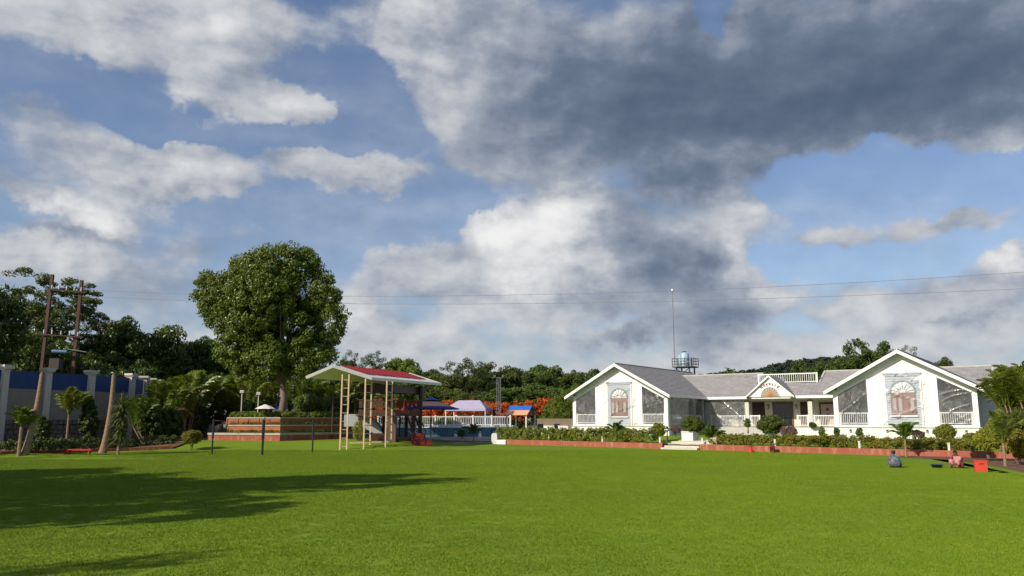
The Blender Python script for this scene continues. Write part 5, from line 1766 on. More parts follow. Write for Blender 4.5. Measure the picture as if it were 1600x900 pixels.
BROAD = [tree_meshes(100 + k, 12, ball_crown(50 + k, 12, 9.5), 170, (0.6, 1.05), 85, 0.44, 0.22, 4.0, leaf) for k, leaf in enumerate(('dark', 'mid', 'mid', 'dark'))]
PALE = [tree_meshes(200 + k, 10, ball_crown(80 + k, 10, 8.0), 140, (0.5, 0.95), 85, 0.38, 0.16, 3.0, 'light') for k in range(2)]
r_ = np.random.default_rng(9)
layers = [((-1.5, 0, 10.5), (4.9, 4.4, 4.2)), ((2.6, 0, 11.5), (3.8, 3.8, 3.4)), ((0.2, 0, 14.2), (3.6, 3.2, 2.0)), ((-3.2, 0.5, 7.0), (3.6, 3.4, 3.2)), ((3.0, 0.5, 7.5), (3.4, 3.4, 3.2))]
for k in range(15):
    a = k * 2.4
    q = r_.uniform(2.6, 5.6) * (1.0 if k < 10 else 0.55)
    layers.append(((math.cos(a) * q, math.sin(a) * q, (11.0 + k * 0.42) if k < 10 else 15.4 + (k - 10) * 0.45), (r_.uniform(1.5, 2.3), r_.uniform(1.5, 2.3), 0.45)))
LAYER = tree_meshes(300, 17, layers, 430, (0.45, 0.8), 80, 0.32, 0.26, 8.0, 'mid', 0.4, 0.5, 0.1, 26)
FEATHER = tree_meshes(310, 13, ball_crown(91, 13, 8.5, 1.15), 120, (0.4, 0.7), 60, 0.26, 0.16, 5.0, 'dark', 0.4, 0.7, 0.2, 22)

RR = random.Random(3)


def tree_by_px(meshes, base_h, px, top, Y, name, label, group, sxy=1.0):
    p = at(px, top, Y)
    return plant_tree(meshes, name, label, (p.x, Y, 0.2), (p.z - 0.2) / base_h, RR.uniform(0, 6.28), group, 'tree', sxy)


G1, G2, G3 = 'trees crowding behind the compound wall', 'wood behind the pool', 'trees behind the bungalow'
tree_by_px(LAYER, 17.8, 98, 424, 86, 'layered_tree', 'tall tree with flat spreading branch layers behind the power pole', None, 1.0)
o_ = tree_by_px(BROAD[3], 12.4, -32, 412, 63, 'dark_tree', 'dark drooping tree cut by the edge of the view above the wall', None, 0.75)
L1 = 'dense dark broadleaf tree in the row behind the compound wall'
for k, (px, top, Y) in enumerate(((30, 500, 82), (60, 520, 78), (135, 535, 84), (168, 520, 92), (200, 503, 90), (232, 508, 92), (262, 512, 94), (292, 522, 96), (322, 532, 98), (352, 540, 98), (5, 480, 88), (150, 560, 80), (215, 560, 86), (380, 560, 100), (480, 570, 100), (530, 572, 100))):
    tree_by_px(BROAD[k % 4], 12.3, px, top, Y, 'broadleaf_tree', L1, G1, 0.9)
L2, L2C = 'dark broadleaf tree in the wood beyond the pool', 'low bushy tree at the front edge of the wood beyond the pool'
for k, (px, top, Y, kind) in enumerate(((545, 562, 112, 'b'), (600, 566, 118, 'b'), (628, 552, 112, 'p'), (655, 574, 120, 'b'), (688, 577, 118, 'p'), (760, 568, 122, 'b'), (790, 565, 124, 'b'), (822, 567, 124, 'b'),
                                        (850, 571, 122, 'p'), (878, 573, 124, 'b'), (905, 573, 124, 'b'), (930, 574, 122, 'b'), (955, 580, 124, 'b'), (700, 582, 112, 'b'), (745, 580, 116, 'b'), (840, 580, 114, 'b'), (580, 575, 108, 'b'))):
    tree_by_px(BROAD[k % 4] if kind == 'b' else PALE[k % 2], 12.3 if kind == 'b' else 10.2, px, top, Y, 'broadleaf_tree' if kind == 'b' else 'pale_tree', L2 if kind == 'b' else {628: 'pale yellow-green treetop directly behind the pavilion roof end', 688: 'pale tree between pavilion roof and the feathery tree', 850: 'pale yellow-green tree in the wood above the flowering hedge'}[px], G2 if kind == 'b' else 'pale trees in the wood', 0.95)
for k, (px, top, Y) in enumerate(((560, 600, 103), (640, 598, 103), (668, 604, 101), (700, 600, 103), (738, 612, 100), (765, 604, 104), (800, 600, 104), (832, 604, 104), (862, 600, 103), (892, 605, 102), (915, 608, 100))):
    tree_by_px(PALE[k % 2] if k % 3 == 0 else BROAD[(k * 2 + 1) % 4], 10.2 if k % 3 == 0 else 12.3, px, top, Y, 'bushy_tree', L2C, 'bushy front trees of the wood', 1.45)
tree_by_px(FEATHER, 13.3, 725, 546, 114, 'feathery_tree', 'tall feathery grey-green tree standing above the wood', None, 1.1)
tree_by_px(FEATHER, 13.3, 569, 531, 110, 'feathery_tree', 'thin spreading tree rising behind the pavilion roof', None, 0.75)
for k, (px, top, Y, txt) in enumerate(((1272, 563, 118, 'dark round tree at the end of the roof deck railing, behind the bungalow'), (1300, 556, 116, 'round dark tree above the middle ridge of the bungalow'), (1335, 559, 116, 'dark tree touching the near gable slope from behind'),
                                       (1452, 566, 116, 'treetop just past the near gable peak'), (1478, 562, 116, 'rounded treetop above the far end of the near roof slope'), (1500, 570, 118, 'low treetop over the short ridge at the bungalow end'))):
    tree_by_px(BROAD[(0, 3)[k % 2]], 12.3, px, top, Y, 'broadleaf_tree', txt, G3, 0.8)
tree_by_px(BROAD[0], 12.3, 1370, 532, 112, 'broadleaf_tree', 'tallest dark tree rising over the near gable of the bungalow', None, 0.8)
tree_by_px(FEATHER, 13.3, 1396, 523, 113, 'feathery_tree', 'open-branched treetop beside the near gable peak', None, 0.6)

# --- trees outside the view whose long shadows lie on the lawn
for k, (x, y, h, w) in enumerate(((-25.5, 17.2, 17.5, 0.60), (-31.0, 19.5, 14.0, 0.8), (-24.5, 12.2, 13.5, 0.85), (-34, 26, 13, 0.8), (-15.5, 6.0, 8.6, 0.38))):
    plant_tree(BROAD[k % 4] if k != 4 else FEATHER, 'shade_tree', 'broadleaf tree beside the lawn casting a long shadow', (x, y, 0), h / 12.3, k * 1.3, 'trees beside the lawn', 'tree', w / (h / 12.3) * (h / 12.3))


# --- palms
def frond_mesh(seed, L, arch, nleaf, leaf_len, leaf, width=0.045, vee=0.5):
    """arching midrib with two ranks of narrow leaflets; grows along +x"""
    r = np.random.default_rng(seed)
    t = np.linspace(0, 1, 14)
    rise, fall = arch
    cx = L * (t - 0.12 * t ** 3)
    cz = L * (rise * t - fall * t ** 2.2)
    mb = MB()
    mb.tube([(cx[i], 0, cz[i]) for i in range(14)], [0.022 * (1 - 0.8 * t[i]) + 0.004 for i in range(14)], 4)
    vv, ff = list(mb.v), [f for f in mb.f if len(f) == 4]
    for k in range(nleaf):
        u = 0.14 + 0.86 * (k + 0.5) / nleaf
        x, z = np.interp(u, t, cx), np.interp(u, t, cz)
        ll = leaf_len * (math.sin(math.pi * min(1, 0.18 + u * 0.80)) ** 0.7) * r.uniform(0.85, 1.1)
        for s in (-1, 1):
            dx, dy, dz_ = 0.62 + r.normal(0, .06), s * 0.72, vee * 0.5 + r.normal(0, .10)
            q = np.array([dx, dy, dz_])
            q /= np.linalg.norm(q)
            p0 = np.array([x, 0, z])
            m = p0 + q * ll * 0.55
            e = p0 + q * ll + np.array([0, 0, -0.38 * ll])
            w = np.array([width * 0.5, 0, width * 0.2])
            b = len(vv)
            vv += [tuple(p0 - w * .5), tuple(p0 + w * .5), tuple(m + w), tuple(m - w), tuple(e + w * .15), tuple(e - w * .15)]
            ff += [(b, b + 1, b + 2, b + 3), (b + 3, b + 2, b + 4, b + 5)]
    me = np_mesh('frond', vv, ff)
    me.materials.append(LEAF[leaf])
    return me


FR_YOUNG = [frond_mesh(k, 1.0, (0.35, 0.50), 26, 0.30, 'palm', 0.05) for k in range(3)]
FR_COCO = [frond_mesh(10 + k, 1.0, (0.9, 0.55), 26, 0.30, 'areca', 0.035) for k in range(3)]
FR_ARECA = [frond_mesh(20 + k, 1.0, (1.15, 0.75), 24, 0.26, 'areca', 0.03) for k in range(3)]
FR_DARK = [frond_mesh(30 + k, 1.0, (1.1, 0.7), 24, 0.28, 'palm', 0.03) for k in range(3)]
FR_DRY = [frond_mesh(40, 1.0, (0.8, 1.1), 18, 0.25, 'dry', 0.03)]


def palm(name, label, loc, stem_h, stem_r, n, L, fronds, seed, group=None, tilt=(0.7, 1.5), lean=(0, 0), cat='palm', stems=1, spread=0.0, rough=False):
    r = random.Random(seed)
    o = thing(name, label, cat, loc, 0, group)
    for s in range(stems):
        a0 = r.uniform(0, 6.28)
        bx, by = spread * math.cos(a0) * r.random(), spread * math.sin(a0) * r.random()
        h = stem_h * r.uniform(0.75, 1.1) if stems > 1 else stem_h
        ox, oy = bx * 1.6 + lean[0], by * 1.6 + lean[1]
        if stems > 1:
            ox, oy = bx * 2.2, by * 2.2
        mb = MB()
        k = max(3, int(h / 0.18))
        pts, rad = [], []
        for i in range(k + 1):
            t = i / k
            pts.append((bx + (ox - bx) * t, by + (oy - by) * t, h * t - 0.03))
            rad.append(stem_r * (1.25 - 0.35 * t + (0.12 if i % 2 else 0)))
        mb.tube(pts, rad, 8)
        mb.build('trunk', M['palm_trunk'], o)
        nn = n if stems == 1 else max(4, n // 2)
        for i in range(nn):
            az_ = 6.283 * (i / nn) + r.uniform(-0.25, 0.25)
            el_ = tilt[0] + (tilt[1] - tilt[0]) * ((i * 0.618) % 1.0)
            f = obj('frond', r.choice(fronds), None, o)
            f.location = (ox, oy, h - 0.04)
            f.rotation_euler = (r.uniform(-.25, .25), -el_ + 0.12, az_)
            sc = L * r.uniform(0.8, 1.1)
            f.scale = (sc, sc, sc)
    return o


def palm_px(name, label, px, foot_y, head_y, top_y, n, fronds, seed, group=None, stem_r=0.07, Lf=1.0, z=None, Y=None, **kw):
    p = hit(px, foot_y) if Y is None else at(px, foot_y, Y)
    if z is not None:
        p.z = z
    head = at(px, head_y, p.y).z - p.z
    L = (at(px, top_y, p.y).z - p.z - head) * 1.25 * Lf
    return palm(name, label, p, head, stem_r, n, max(0.5, L), fronds, seed, group, **kw)


YP = 'young palms around the lawn'
palm_px('young_palm', 'young palm in front of the pool wall', 740, 692.5, 678, 650, 9, FR_YOUNG, 1, YP, 0.05, 0.66)
palm_px('young_palm', 'small trunkless palm by the pool wall', 722, 689, 684, 662, 9, FR_YOUNG, 2, YP, 0.06, 0.7, 0.5, 82)
palm_px('young_palm', 'young palm at the kerb before the far gable window', 965, 697, 680, 648, 9, FR_YOUNG, 3, YP, 0.055, 0.66)
palm_px('young_palm', 'young palm at the kerb beside the entrance steps', 1113, 703, 688, 657, 11, FR_YOUNG, 4, YP, 0.06, 0.74)
palm_px('young_palm', 'young palm at the kerb before the near gable window', 1416, 714.5, 686, 647, 10, FR_YOUNG, 5, YP, 0.055, 0.72)
palm_px('young_palm', 'tall loose palm with long arching fronds beyond the red box', 1571, 729, 692, 645, 8, FR_COCO, 6, YP, 0.06, 0.95, tilt=(0.5, 1.4))
palm_px('young_palm', 'young shaggy palm at the edge of the view before the wall', 29, 713, 666, 618, 12, FR_YOUNG, 7, YP, 0.09, 0.66)
palm_px('slender_palm', 'slender palm with upswept fronds before the blue sheets', 103, 700, 648, 596, 13, FR_COCO, 8, None, 0.07, 0.68, Y=60, z=0.2, tilt=(0.5, 1.25))
for k, (px, Y, top, txt) in enumerate(((240, 66, 626, 'areca palm clump at the wall corner'), (272, 70, 606, 'tall areca palm clump behind the wall corner'), (285, 74, 590, 'areca palm clump left of the terrace'), (320, 78, 592, 'areca palm clump behind the round shrub'), (365, 78, 596, 'feathery palm clump behind the blue sheets'),
                                       (395, 82, 592, 'feathery palm clump behind the flood lamps'), (470, 80, 598, 'palm clump to the far side of the big trunk'), (505, 80, 604, 'palm clump behind the first ladder post'), (545, 82, 600, 'palm clump in the shade behind the pavilion'), (345, 82, 590, 'pale palm clump against the dark trees'))):
    p = at(px, 690, Y)
    h = at(px, top, Y).z
    palm('areca_clump', txt, (p.x, Y, 0.3), h * 0.42, 0.05, 14, h * 0.62, FR_ARECA if k % 3 else FR_DARK, 50 + k, 'palm clumps behind the terrace', stems=5, spread=0.9, tilt=(0.6, 1.4))
p = at(262, 660, 68)
palm('dry_palm', 'drooping half-dry palm in the dark bed by the wall', (p.x, 68, 0.3), 2.3, 0.08, 9, 2.0, FR_DRY + FR_ARECA[:1], 71, None, tilt=(-0.1, 0.8))
for k, (px, Y, top, txt) in enumerate(((1606, 55, 588, 'tall areca palm clump at the near gable corner'), (1635, 53, 576, 'areca palm clump cut by the edge of the view'), (1618, 58, 577, 'dense palm clump behind the yellow shrubs'), (1660, 52, 580, 'areca palm clump past the near wing'))):
    p = at(px, 700, Y)
    h = at(px, top, Y).z
    palm('areca_clump', txt, (p.x, Y, 0.5), h * 0.50, 0.05, 16, h * 0.50, FR_ARECA, 90 + k, 'palm clumps beside the near wing', stems=7, spread=0.9, tilt=(0.2, 1.2))

# bare leaning palm trunks before the wall
for (fx, fy), (tx, ty), txt in (((38, 711), (66, 583), 'thick bare leaning palm trunk before the compound wall'), ((160, 708.5), (178, 585), 'slimmer bare leaning palm trunk by the yucca')):
    p = hit(fx, fy)
    q = at(tx, ty, p.y + 0.3)
    pts, rad = [], []
    for i in range(33):
        t = i / 32
        c_ = p.lerp(q, t)
        c_.x += 0.22 * math.sin(math.pi * t) * 0.6
        pts.append(c_ - p - Vector((0, 0, 0.05)))
        rad.append((0.205 - 0.075 * t) * (1.06 if i % 2 else 1.0) + 0.10 * math.exp(-t * 14))
    tr_ = thing('palm_trunk_prop', txt, 'trunk', p, 0, 'bare palm trunks before the wall')
    MB().tube(pts, rad, 12).build('stem', M['palm_trunk'], tr_)
    MB().tube([pts[-1], pts[-1] + Vector((0, 0, .12))], [rad[-1] * .8, rad[-1] * .5], 10).build('cut_end', M['trunk'], tr_)

# yucca with sword leaves
p = hit(184, 710.5)
yu = thing('yucca', 'tall yucca with pale sword-shaped leaves beside the leaning trunk', 'plant', p)
H_ = at(184, 640, p.y).z - p.z
MB().tube([(0, 0, -.05), (0.03, 0, H_ * .4), (0.05, 0, H_)], [0.10, 0.08, 0.07], 8).build('trunk', M['palm_trunk'], yu)
rng = np.random.default_rng(5)
vv, ff = [], []
for k in range(520):
    z = H_ * 0.35 + (H_ * 0.80) * rng.random()
    a, e = rng.uniform(0, 6.28), rng.uniform(-0.7, 1.25) + (z / H_ - .6) * 0.8
    L = rng.uniform(0.7, 1.25)
    d = np.array([math.cos(a) * math.cos(e), math.sin(a) * math.cos(e), math.sin(e)])
    s = np.array([-math.sin(a), math.cos(a), 0]) * 0.045
    b0_, m_, e_ = np.array([0.05, 0, z]), np.array([0.05, 0, z]) + d * L * .5, np.array([0.05, 0, z]) + d * L + np.array([0, 0, -0.18 * L])
    b = len(vv)
    vv += [b0_ - s * .6, b0_ + s * .6, m_ + s, m_ - s, e_ + s * .1, e_ - s * .1]
    ff += [(b, b + 1, b + 2, b + 3), (b + 3, b + 2, b + 4, b + 5)]
me = np_mesh('sword_leaves', vv, ff)
me.materials.append(leaf_mat('sword leaf', (0.085, 0.125, 0.035), (0.16, 0.19, 0.06), 0.2, 0.02))
obj('leaves', me, None, yu)


# --- shrubs and hedges
def shrub(name, label, loc, ell, n, cr, per, size, leaf, seed, group=None, stem=True, cat='shrub', aspect=0.55):
    r = np.random.default_rng(seed)
    o = thing(name, label, cat, loc, 0, group)
    n = int(n * 1.9)
    cen = in_ellipsoids(r, ell, n, 0.35, 0.98, -0.9)
    v = clump_leaves(r, cen, r.uniform(cr[0], cr[1], n), per, size, aspect, 0.9, 0.1)
    me = np_mesh('foliage', v, quads(len(v)))
    me.materials.append(LEAF[leaf])
    obj('foliage', me, None, o)
    if stem:
        mb = MB()
        c0 = ell[0][0]
        for k in range(5):
            mb.tube([(0.03 * k - .06, 0, -0.05), (c0[0] + r.normal(0, ell[0][1][0] * .3), c0[1] + r.normal(0, ell[0][1][1] * .3), c0[2])], [0.03, 0.012], 5)
        mb.build('stem', M['trunk'], o)
    return o


def shrub_px(name, label, px, foot_y, cy, rx, ry, Y, leaf, seed, n=26, per=60, size=0.13, group=None, aspect=0.55):
    p = at(px, foot_y, Y)
    s = Y / F_PX
    cz = at(px, cy, Y).z - p.z
    return shrub(name, label, p, [((0, 0, cz), (rx * s * .9, rx * s * .9, ry * s * .9))], n, (0.12 * rx * s + .08, 0.2 * rx * s + .1), per, size, leaf, seed, group, True, 'shrub', aspect)


q = hit(298, 703)
shrub_px('round_shrub', 'round clipped yellow-green shrub on the lawn left of the net posts', 299, 703, 683, 14, 11, q.y, 'yellow', 1, 40, 60, 0.14)
kb = lambda px, b: ((B_O.x * B_V.x + B_O.y * B_V.y) + b) / ((px - 800) / F_PX * 0.99 * B_V.x + B_V.y)
shrub_px('round_shrub', 'round shrub at the corner of the far wing beside the steps', 1029, 690, 672, 11, 12, kb(1029, -8.2), 'hedge', 2, 34, 60, 0.14)
shrub_px('round_shrub', 'round bronze-green shrub before the near wing corner', 1478, 690, 675, 16, 11, kb(1478, -7.5), 'hedge', 3, 40, 60, 0.14)
shrub_px('leafy_shrub', 'broad dark shrub filling the planter at the top of the steps', 1083, 676, 664, 18, 12, kb(1083, -8.7), 'mid', 4, 46, 60, 0.17)
shrub_px('leafy_shrub', 'broad dark shrub filling the planter before the porch', 1205, 680, 663, 22, 14, kb(1205, 1.6), 'mid', 5, 52, 60, 0.2)
shrub_px('purple_shrub', 'purple-brown shrub beside the porch planter', 1233, 684, 674, 14, 8, kb(1233, 1.0), 'purple', 6, 26, 60, 0.13)
shrub_px('purple_shrub', 'thin reddish shrub before the shaded wing wall', 1056, 682, 670, 9, 8, kb(1056, -5), 'purple', 7, 16, 40, 0.1)
for k, (px, fy, cy, rx, ry, b, lf, txt) in enumerate(((1285, 684, 674, 5, 8, 6.5, 'mid', 'small conical shrub by the near wing plinth'), (1344, 686, 676, 5, 8, -2.4, 'mid', 'small conical shrub below the near wing railing'), (1308, 685, 676, 4, 8, -2.0, 'dark', 'thin leaning shrub at the plinth corner'), (1270, 667, 664, 5, 4, 8.6, 'dark', 'dark potted shrub on the veranda edge'),
                                               (1169, 676, 661, 5, 7, 4.5, 'mid', 'spindly potted plant on the veranda steps'), (974, 684, 674, 5, 8, -3.0, 'mid', 'small upright shrub before the far gable window'), (1436, 690, 680, 9, 7, -6.0, 'purple', 'reddish shrub behind the hedge by the near palm'), (560, 693, 672, 11, 16, 66, 'yellow', 'yellow-leaved shrub growing between the ladder posts'))):
    shrub_px('small_shrub', txt, px, fy, cy, rx, ry, b if b > 40 else kb(px, b), lf, 20 + k, 16, 46, 0.11)
for k, (px, fy, cy, rx, ry, Y, lf, txt) in enumerate(((1545, 716, 688, 20, 17, 47, 'yellow', 'bright yellow-green shrub at the kerb end'), (1592, 724, 694, 20, 22, 44, 'yellow', 'yellow-green shrub at the edge of the view'), (1520, 706, 690, 16, 12, 50, 'hedge', 'mottled shrub joining the hedge to the yellow shrubs'), (1565, 700, 668, 20, 18, 51, 'hedge', 'rough shrub below the palm clumps'), (1600, 690, 655, 22, 20, 50, 'mid', 'dark shrub under the edge palms'))):
    shrub_px('garden_shrub', txt, px, fy, cy, rx, ry, Y, lf, 40 + k, 46, 70, 0.14)
# dark planting at the foot of the compound wall
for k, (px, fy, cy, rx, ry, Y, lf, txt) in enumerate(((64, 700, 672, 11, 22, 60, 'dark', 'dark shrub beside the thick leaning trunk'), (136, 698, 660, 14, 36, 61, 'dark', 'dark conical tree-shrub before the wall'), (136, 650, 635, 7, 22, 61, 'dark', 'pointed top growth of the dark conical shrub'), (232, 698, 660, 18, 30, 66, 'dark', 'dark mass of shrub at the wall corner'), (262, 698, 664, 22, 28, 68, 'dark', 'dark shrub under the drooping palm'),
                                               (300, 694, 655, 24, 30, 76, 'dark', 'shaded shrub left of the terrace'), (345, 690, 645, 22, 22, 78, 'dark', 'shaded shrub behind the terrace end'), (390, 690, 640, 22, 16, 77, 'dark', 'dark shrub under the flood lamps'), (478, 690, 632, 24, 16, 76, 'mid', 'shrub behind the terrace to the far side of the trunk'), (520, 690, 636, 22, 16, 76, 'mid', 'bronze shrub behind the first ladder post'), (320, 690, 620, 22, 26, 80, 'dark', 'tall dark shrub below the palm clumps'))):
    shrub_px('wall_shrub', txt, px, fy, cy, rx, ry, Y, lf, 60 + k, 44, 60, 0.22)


def hedge(name, label, pts, w, h, leaf, seed, dens=150, size=0.15, leaf2=None, cat='hedge', z_of=None):
    """leafy bank along a line: leaves gathered in shoots over a rounded block"""
    r = np.random.default_rng(seed)
    o = thing(name, label, cat, (0, 0, 0))
    cen, rad = [], []
    for i in range(len(pts) - 1):
        p, q = Vector(pts[i]), Vector(pts[i + 1])
        L = (q - p).to_2d().length
        d = (q - p).normalized()
        nn = Vector((-d.y, d.x, 0))
        hh = h if not callable(h) else None
        for k in range(int(L * dens / 9)):
            t = r.random()
            c_ = p.lerp(q, t)
            H = hh if hh is not None else h(c_)
            a = r.uniform(0, math.pi)
            c_ = c_ + nn * (math.cos(a) * w * 0.42) + Vector((0, 0, H * (0.14 + 0.78 * math.sin(a) * r.uniform(0.75, 1.08))))
            cen.append(tuple(c_))
            rad.append(r.uniform(0.16, 0.30))
    cen, rad = np.array(cen), np.array(rad)
    sel = r.random(len(cen)) < (0.0 if leaf2 is None else 0.3)
    for part, lf, mask in (('foliage', leaf, ~sel), ('pale_foliage', leaf2, sel)):
        if lf is None or not mask.any():
            continue
        v = clump_leaves(r, cen[mask], rad[mask], 38, size, 0.5, 0.9, 0.0, 0.35)
        me = np_mesh(part, v, quads(len(v)))
        me.materials.append(LEAF[lf])
        obj(part, me, None, o)
    return o


hl = [bw(a, KERB_B + 0.98, lawn_z(*bw(a, KERB_B).to_2d()) + 0.36) for a in np.arange(-6.2, 9.4, 1.0)]
hedge('clipped_hedge', 'leafy hedge behind the kerb on the pool side of the steps', hl, 1.9, 1.10, 'hedge', 1, 230, 0.19, 'light')
hl = [bw(a, KERB_B + 0.98, lawn_z(*bw(a, KERB_B).to_2d()) + 0.36) for a in np.arange(13.9, 31.5, 1.0)]
hedge('clipped_hedge', 'low mottled hedge behind the kerb before porch and near wing', hl, 1.8, 0.80, 'hedge', 2, 230, 0.17, 'yellow')
hl = [hit(px, py) + Vector((-0.3, 2.0, 0.1)) for px, py in ((-40, 713), (40, 710), (120, 707), (200, 704), (262, 701))]
hedge('clipped_hedge', 'low dark hedge along the foot of the compound wall', hl, 1.1, 0.75, 'dark', 3, 170, 0.16)
tl = [Vector((*(k2_ + xo * 0.75 + dl * s), 2.45)) for s in (4.4, 2.2, 0.0)] + [Vector((*(k2_ + xo * 0.75 + dr * s), 2.45)) for s in (2.2, 4.4, 6.4)]
hedge('terrace_border', 'bright leafy border along the top of the terraced planter', tl, 1.1, 0.50, 'light', 4, 170, 0.2)
for i, (z, nm) in enumerate(((1.28, 'lower'), (1.93, 'upper'))):
    kk = K + xo * (0.42 * i + 0.25)
    tl = [Vector((*(kk + dl * s), z)) for s in (4.6, 2.3, 0.1)] + [Vector((*(kk + dr * s), z)) for s in (2.4, 4.8, 6.8)]
    hedge('ledge_planting', 'thin grassy planting along the %s ledge of the terraced planter' % nm, tl, 0.26, 0.14, 'mid', 5 + i, 120, 0.10, None, 'plant')

# flowering hedge beyond the pool
fh = thing('flowering_hedge', 'tall hedge full of red and orange flowers beyond the pool fence', 'hedge', (0, 0, 0))
r = np.random.default_rng(77)
for part, lf, n, shell, zb in (('foliage', 'light', 420, 0.3, 0.0), ('red_flowers', 'flower', 400, 0.6, 0.25), ('orange_flowers', 'orange', 300, 0.6, 0.1)):
    cen = []
    for k in range(n):
        px = r.uniform(545, 905)
        if part != 'foliage' and r.random() < 0.35 + 0.35 * (math.sin(px * 0.045) > 0.3):
            continue
        if part == 'red_flowers' and px > 868:
            continue
        Y = 97 + r.uniform(-0.9, 0.9) - (0.9 if part != 'foliage' else 0)
        top = at(px, 629 + 3 * math.sin(px * .05) + (4 if px > 860 else 0), 97).z
        u = r.random() ** 0.8
        p = at(px, 640, Y)
        cen.append((p.x, Y, 0.6 + (top - 0.6) * (u if part == 'foliage' else 0.45 + 0.57 * u)))
    cen = np.array(cen)
    v = clump_leaves(r, cen, r.uniform(0.25, 0.5, len(cen)), 46, 0.22, 0.6, 0.9, 0.2, 0.4)
    me = np_mesh(part, v, quads(len(v)))
    me.materials.append(LEAF[lf])
    obj(part, me, None, fh)
for k, (px, Y, top, txt) in enumerate(((882, 90, 618, 'tall yellow-green bush beside the far wing'), (900, 92, 612, 'pale bamboo-like bush at the corner of the far wing'), (868, 93, 632, 'green bush before the flowering hedge'))):
    p = at(px, 680, Y)
    h = at(px, top, Y).z
    shrub('tall_bush', txt, (p.x, Y, 0.6), [((0, 0, h * .5), (1.5, 1.2, h * .48))], 60, (0.35, 0.6), 60, 0.25, 'light', 120 + k, None, True, 'bush', 0.35)
hl = [at(px, 650, 95) for px in (640, 700, 760)]
hedge('low_hedge', 'low green hedge just behind the pool fence', [Vector((p.x, p.y, 2.0)) for p in hl], 1.0, 0.7, 'light', 9, 170, 0.2)

# --- wooded hill on the skyline
RX = [1040, 1100, 1130, 1165, 1200, 1235, 1265, 1300, 1350, 1420, 1500, 1600, 1700]
RYp = [598, 591, 587, 582, 577, 569, 565, 563, 562, 566, 584, 582, 580]
HY = 460.0
vv, W2 = [], 60
for i in range(W2 + 1):
    px = 1030 + 680 * i / W2
    top = at(px, np.interp(px, RX, RYp) + 3, HY)
    for j in range(13):
        t = j / 12
        vv.append((top.x + (top.x * 0.12) * (t - .5), HY - 70 + 140 * t, -1 + (top.z + 1) * math.sin(math.pi * min(1, t * 1.0)) ** 0.8))
ff = [(i * 13 + j, (i + 1) * 13 + j, (i + 1) * 13 + j + 1, i * 13 + j + 1) for i in range(W2) for j in range(12)]
tag(obj('hill', np_mesh('hill', vv, ff, True), M['hill']), kind='structure')
r = np.random.default_rng(8)
cen = []
for k in range(900):
    px = r.uniform(1040, 1700)
    top = at(px, np.interp(px, RX, RYp) + 3, HY)
    t = r.uniform(0.12, 0.6)
    cen.append((top.x + (top.x * 0.12) * (t - .5), HY - 70 + 140 * t, -1 + (top.z + 1) * math.sin(math.pi * t) ** 0.8 + r.uniform(0.3, 2.2)))
v = clump_leaves(r, np.array(cen), r.uniform(1.4, 2.8, len(cen)), 60, 1.5, 0.7, 0.8, 0.2, 0.5)
me = np_mesh('hillside_wood', v, quads(len(v)))
me.materials.append(leaf_mat('distant leaf', (0.016, 0.030, 0.018), (0.030, 0.045, 0.024), 0.2, 0.02))
tag(obj('hillside_wood', me), 'dark wood covering the distant hill', 'wood', kind='stuff')
# far woodland that closes the view behind everything else
r = np.random.default_rng(12)
cen = []
for k in range(1500):
    px = r.uniform(-500, 2100)
    Y = r.uniform(150, 190)
    h = at(px, 592 + 5 * math.sin(px * .02) + 4 * math.sin(px * .071), Y).z
    cen.append(((px - 800) / F_PX * Y, Y, h * r.random() ** 0.6))
v = clump_leaves(r, np.array(cen), r.uniform(1.2, 2.2, len(cen)), 50, 0.9, 0.6, 0.85, 0.2, 0.5)
me = np_mesh('distant_woodland', v, quads(len(v)))
me.materials.append(LEAF['dark'])
tag(obj('distant_woodland', me), 'belt of dark woodland far behind the garden', 'woodland', kind='stuff')


# ------------------------------------------------------------------ the two people sitting on the lawn
def skin_mesh(name, chains, mat_, parent, levels=2):
    """chains of (point, radius) grown into one continuous skin; later chains start at an existing joint"""
    verts, edges, radii, index = [], [], [], {}

    def vid(p, r):
        key = tuple(round(c, 4) for c in p)
        if key not in index:
            index[key] = len(verts)
            verts.append(p)
            radii.append(r)
        return index[key]

    for ch in chains:
        ids = [vid(p, r) for p, r in ch]
        edges += list(zip(ids[:-1], ids[1:]))
    me = bpy.data.meshes.new(name)
    me.from_pydata(verts, edges, [])
    o = obj(name, me, None, parent)
    o.modifiers.new('skin', 'SKIN').use_smooth_shade = True
    sv = me.skin_vertices[0].data if me.skin_vertices else None
    if sv is None:
        bpy.context.view_layer.objects.active = o
        o.select_set(True)
        bpy.ops.mesh.customdata_skin_add()
        sv = me.skin_vertices[0].data
        o.select_set(False)
    for i, r in enumerate(radii):
        sv[i].radius = (r, r)
    sv[0].use_root = True
    o.modifiers.new('smooth', 'SUBSURF').levels = levels
    o.modifiers['smooth'].render_levels = levels
    me.materials.append(mat_)
    return o


def cloth_mat(name, c1, c2, c3, scale):
    m, nt, p = new_mat(name)
    co = nt.nodes.new('ShaderNodeTexCoord').outputs['Object']
    n = node(nt, 'ShaderNodeTexNoise', {'Vector': co, 'Scale': scale, 'Detail': 2.0}).outputs['Fac']
    vz = node(nt, 'ShaderNodeTexVoronoi', {'Vector': co, 'Scale': scale * 1.7}).outputs['Distance']
    c = mix_col(nt, map_range(nt, n, 0.45, 0.55), c1, c2)
    c = mix_col(nt, map_range(nt, vz, 0.30, 0.22), c, c3)
    nt.links.new(c, p.inputs['Base Color'])
    p.inputs['Roughness'].default_value = 0.85
    return m


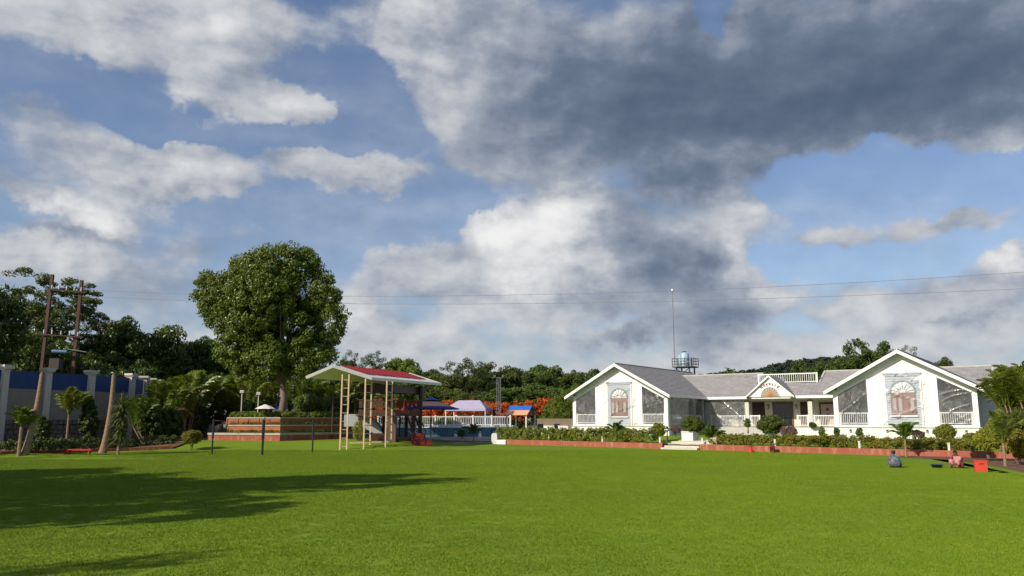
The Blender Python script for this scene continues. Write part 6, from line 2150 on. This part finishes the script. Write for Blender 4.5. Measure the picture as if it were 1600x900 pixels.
def sitter(label, loc, rz, cloth, shawl, side):
    o = thing('person', label, 'person', loc, rz, 'people sitting on the lawn')
    pel, spi, che, nek, hd0, hd1 = (0, .14, .17), (0, .10, .33), (0, .0, .50), (0, -.06, .60), (0, -.09, .67), (0, -.10, .76)
    chains = [[(pel, .14), (spi, .13), (che, .135), (nek, .05), (hd0, .075), (hd1, .082)]]
    for s in (-1, 1):
        chains.append([(pel, .14), ((s * .12, .06, .17), .10), ((s * .17, -.26, .40), .065), ((s * .15, -.14, .10), .045), ((s * .15, -.20, .04), .038), ((s * .16, -.30, .03), .03)])
        hand = (s * .10, -.42, .15)
        chains.append([(che, .135), ((s * .17, .0, .50), .055), ((s * .24, -.14, .34), .042), ((s * .13, -.34, .20), .03), (hand, .03)])
        for k in range(4):
            fx = s * (.075 + .018 * k)
            chains.append([(hand, .03), ((fx, -.465, .135), .010), ((fx, -.50 + .006 * abs(k - 1), .10), .009), ((fx, -.505 + .006 * abs(k - 1), .065), .008)])
        chains.append([((s * .13, -.34, .20), .03), ((s * .06, -.41, .16), .011), ((s * .05, -.45, .13), .009)])
    skin_mesh('body', chains, M['skin'], o)
    # face
    MB().lathe([(0.004, 0), (0.016, .012), (0.010, .035), (0.002, .05)], 8).build('nose', M['skin'], o, True, (0, -.185, .69))
    for s in (-1, 1):
        MB().lathe([(0.002, -.011), (.010, -.004), (.010, .004), (.002, .011)], 8).build('eye', M['hair'], o, True, (s * .032, -.172, .725))
        MB().lathe([(0.004, -.025), (.014, -.01), (.014, .012), (.004, .028)], 8).build('ear', M['skin'], o, True, (s * .086, -.085, .71))
    MB().beam((-.025, -.172, .665), (.025, -.172, .665), .012, .008).build('mouth', M['maroon'], o)
    # hair with a knot at the back
    bm = bmesh.new()
    bmesh.ops.create_uvsphere(bm, u_segments=16, v_segments=10, radius=.098, matrix=Matrix.Translation((0, -.085, .755)))
    bmesh.ops.delete(bm, geom=[v for v in bm.verts if v.co.z < .69 or (v.co.y < -.135 and v.co.z < .775)], context='VERTS')
    bmesh.ops.create_uvsphere(bm, u_segments=10, v_segments=8, radius=.05, matrix=Matrix.Translation((0, .015, .70)))
    me = bpy.data.meshes.new('hair')
    bm.to_mesh(me)
    bm.free()
    me.polygons.foreach_set('use_smooth', [True] * len(me.polygons))
    obj('hair', me, M['hair'], o)
    # clothing follows torso, arms to the elbow and legs to the ankle
    g = .045
    cl = [[(pel, .16 + g), (spi, .135 + g), (che, .14 + g), ((0, -.03, .56), .07 + g)]]
    for s in (-1, 1):
        cl.append([(pel, .16 + g), ((s * .12, .06, .17), .105 + g), ((s * .17, -.255, .40), .072 + g), ((s * .155, -.16, .13), .07 + g)])
        cl.append([(che, .14 + g), ((s * .17, .0, .50), .06 + g), ((s * .23, -.12, .36), .045 + g)])
    skin_mesh('clothing', cl, cloth, o)
    # loose end of the cloth over one shoulder
    mb = MB()
    mb.tube([(x * side, y, z) for x, y, z in ((-.16, -.16, .44), (-.14, -.04, .57), (.0, .06, .60), (.17, .10, .48), (.25, .04, .26), (.26, -.02, .05))], [.05, .06, .06, .065, .07, .09], 10)
    mb.build('shawl', shawl, o, True)
    return o


sitter('person in dark patterned clothes with teal cloth sitting with back turned', hit(1398, 731), R(165), cloth_mat('dark print', (0.030, 0.030, 0.045), (0.20, 0.19, 0.23), (0.28, 0.27, 0.30), 22.0), surface('teal cloth', (0.02, 0.13, 0.17), (0.015, 0.10, 0.13), 0.85), -1)
sitter('person in pink clothes with maroon cloth squatting between tub and red box', hit(1496, 731.5), R(-60), cloth_mat('pink print', (0.50, 0.22, 0.20), (0.42, 0.16, 0.16), (0.55, 0.32, 0.28), 12.0), surface('maroon cloth', (0.16, 0.025, 0.035), (0.12, 0.02, 0.03), 0.85), 1)
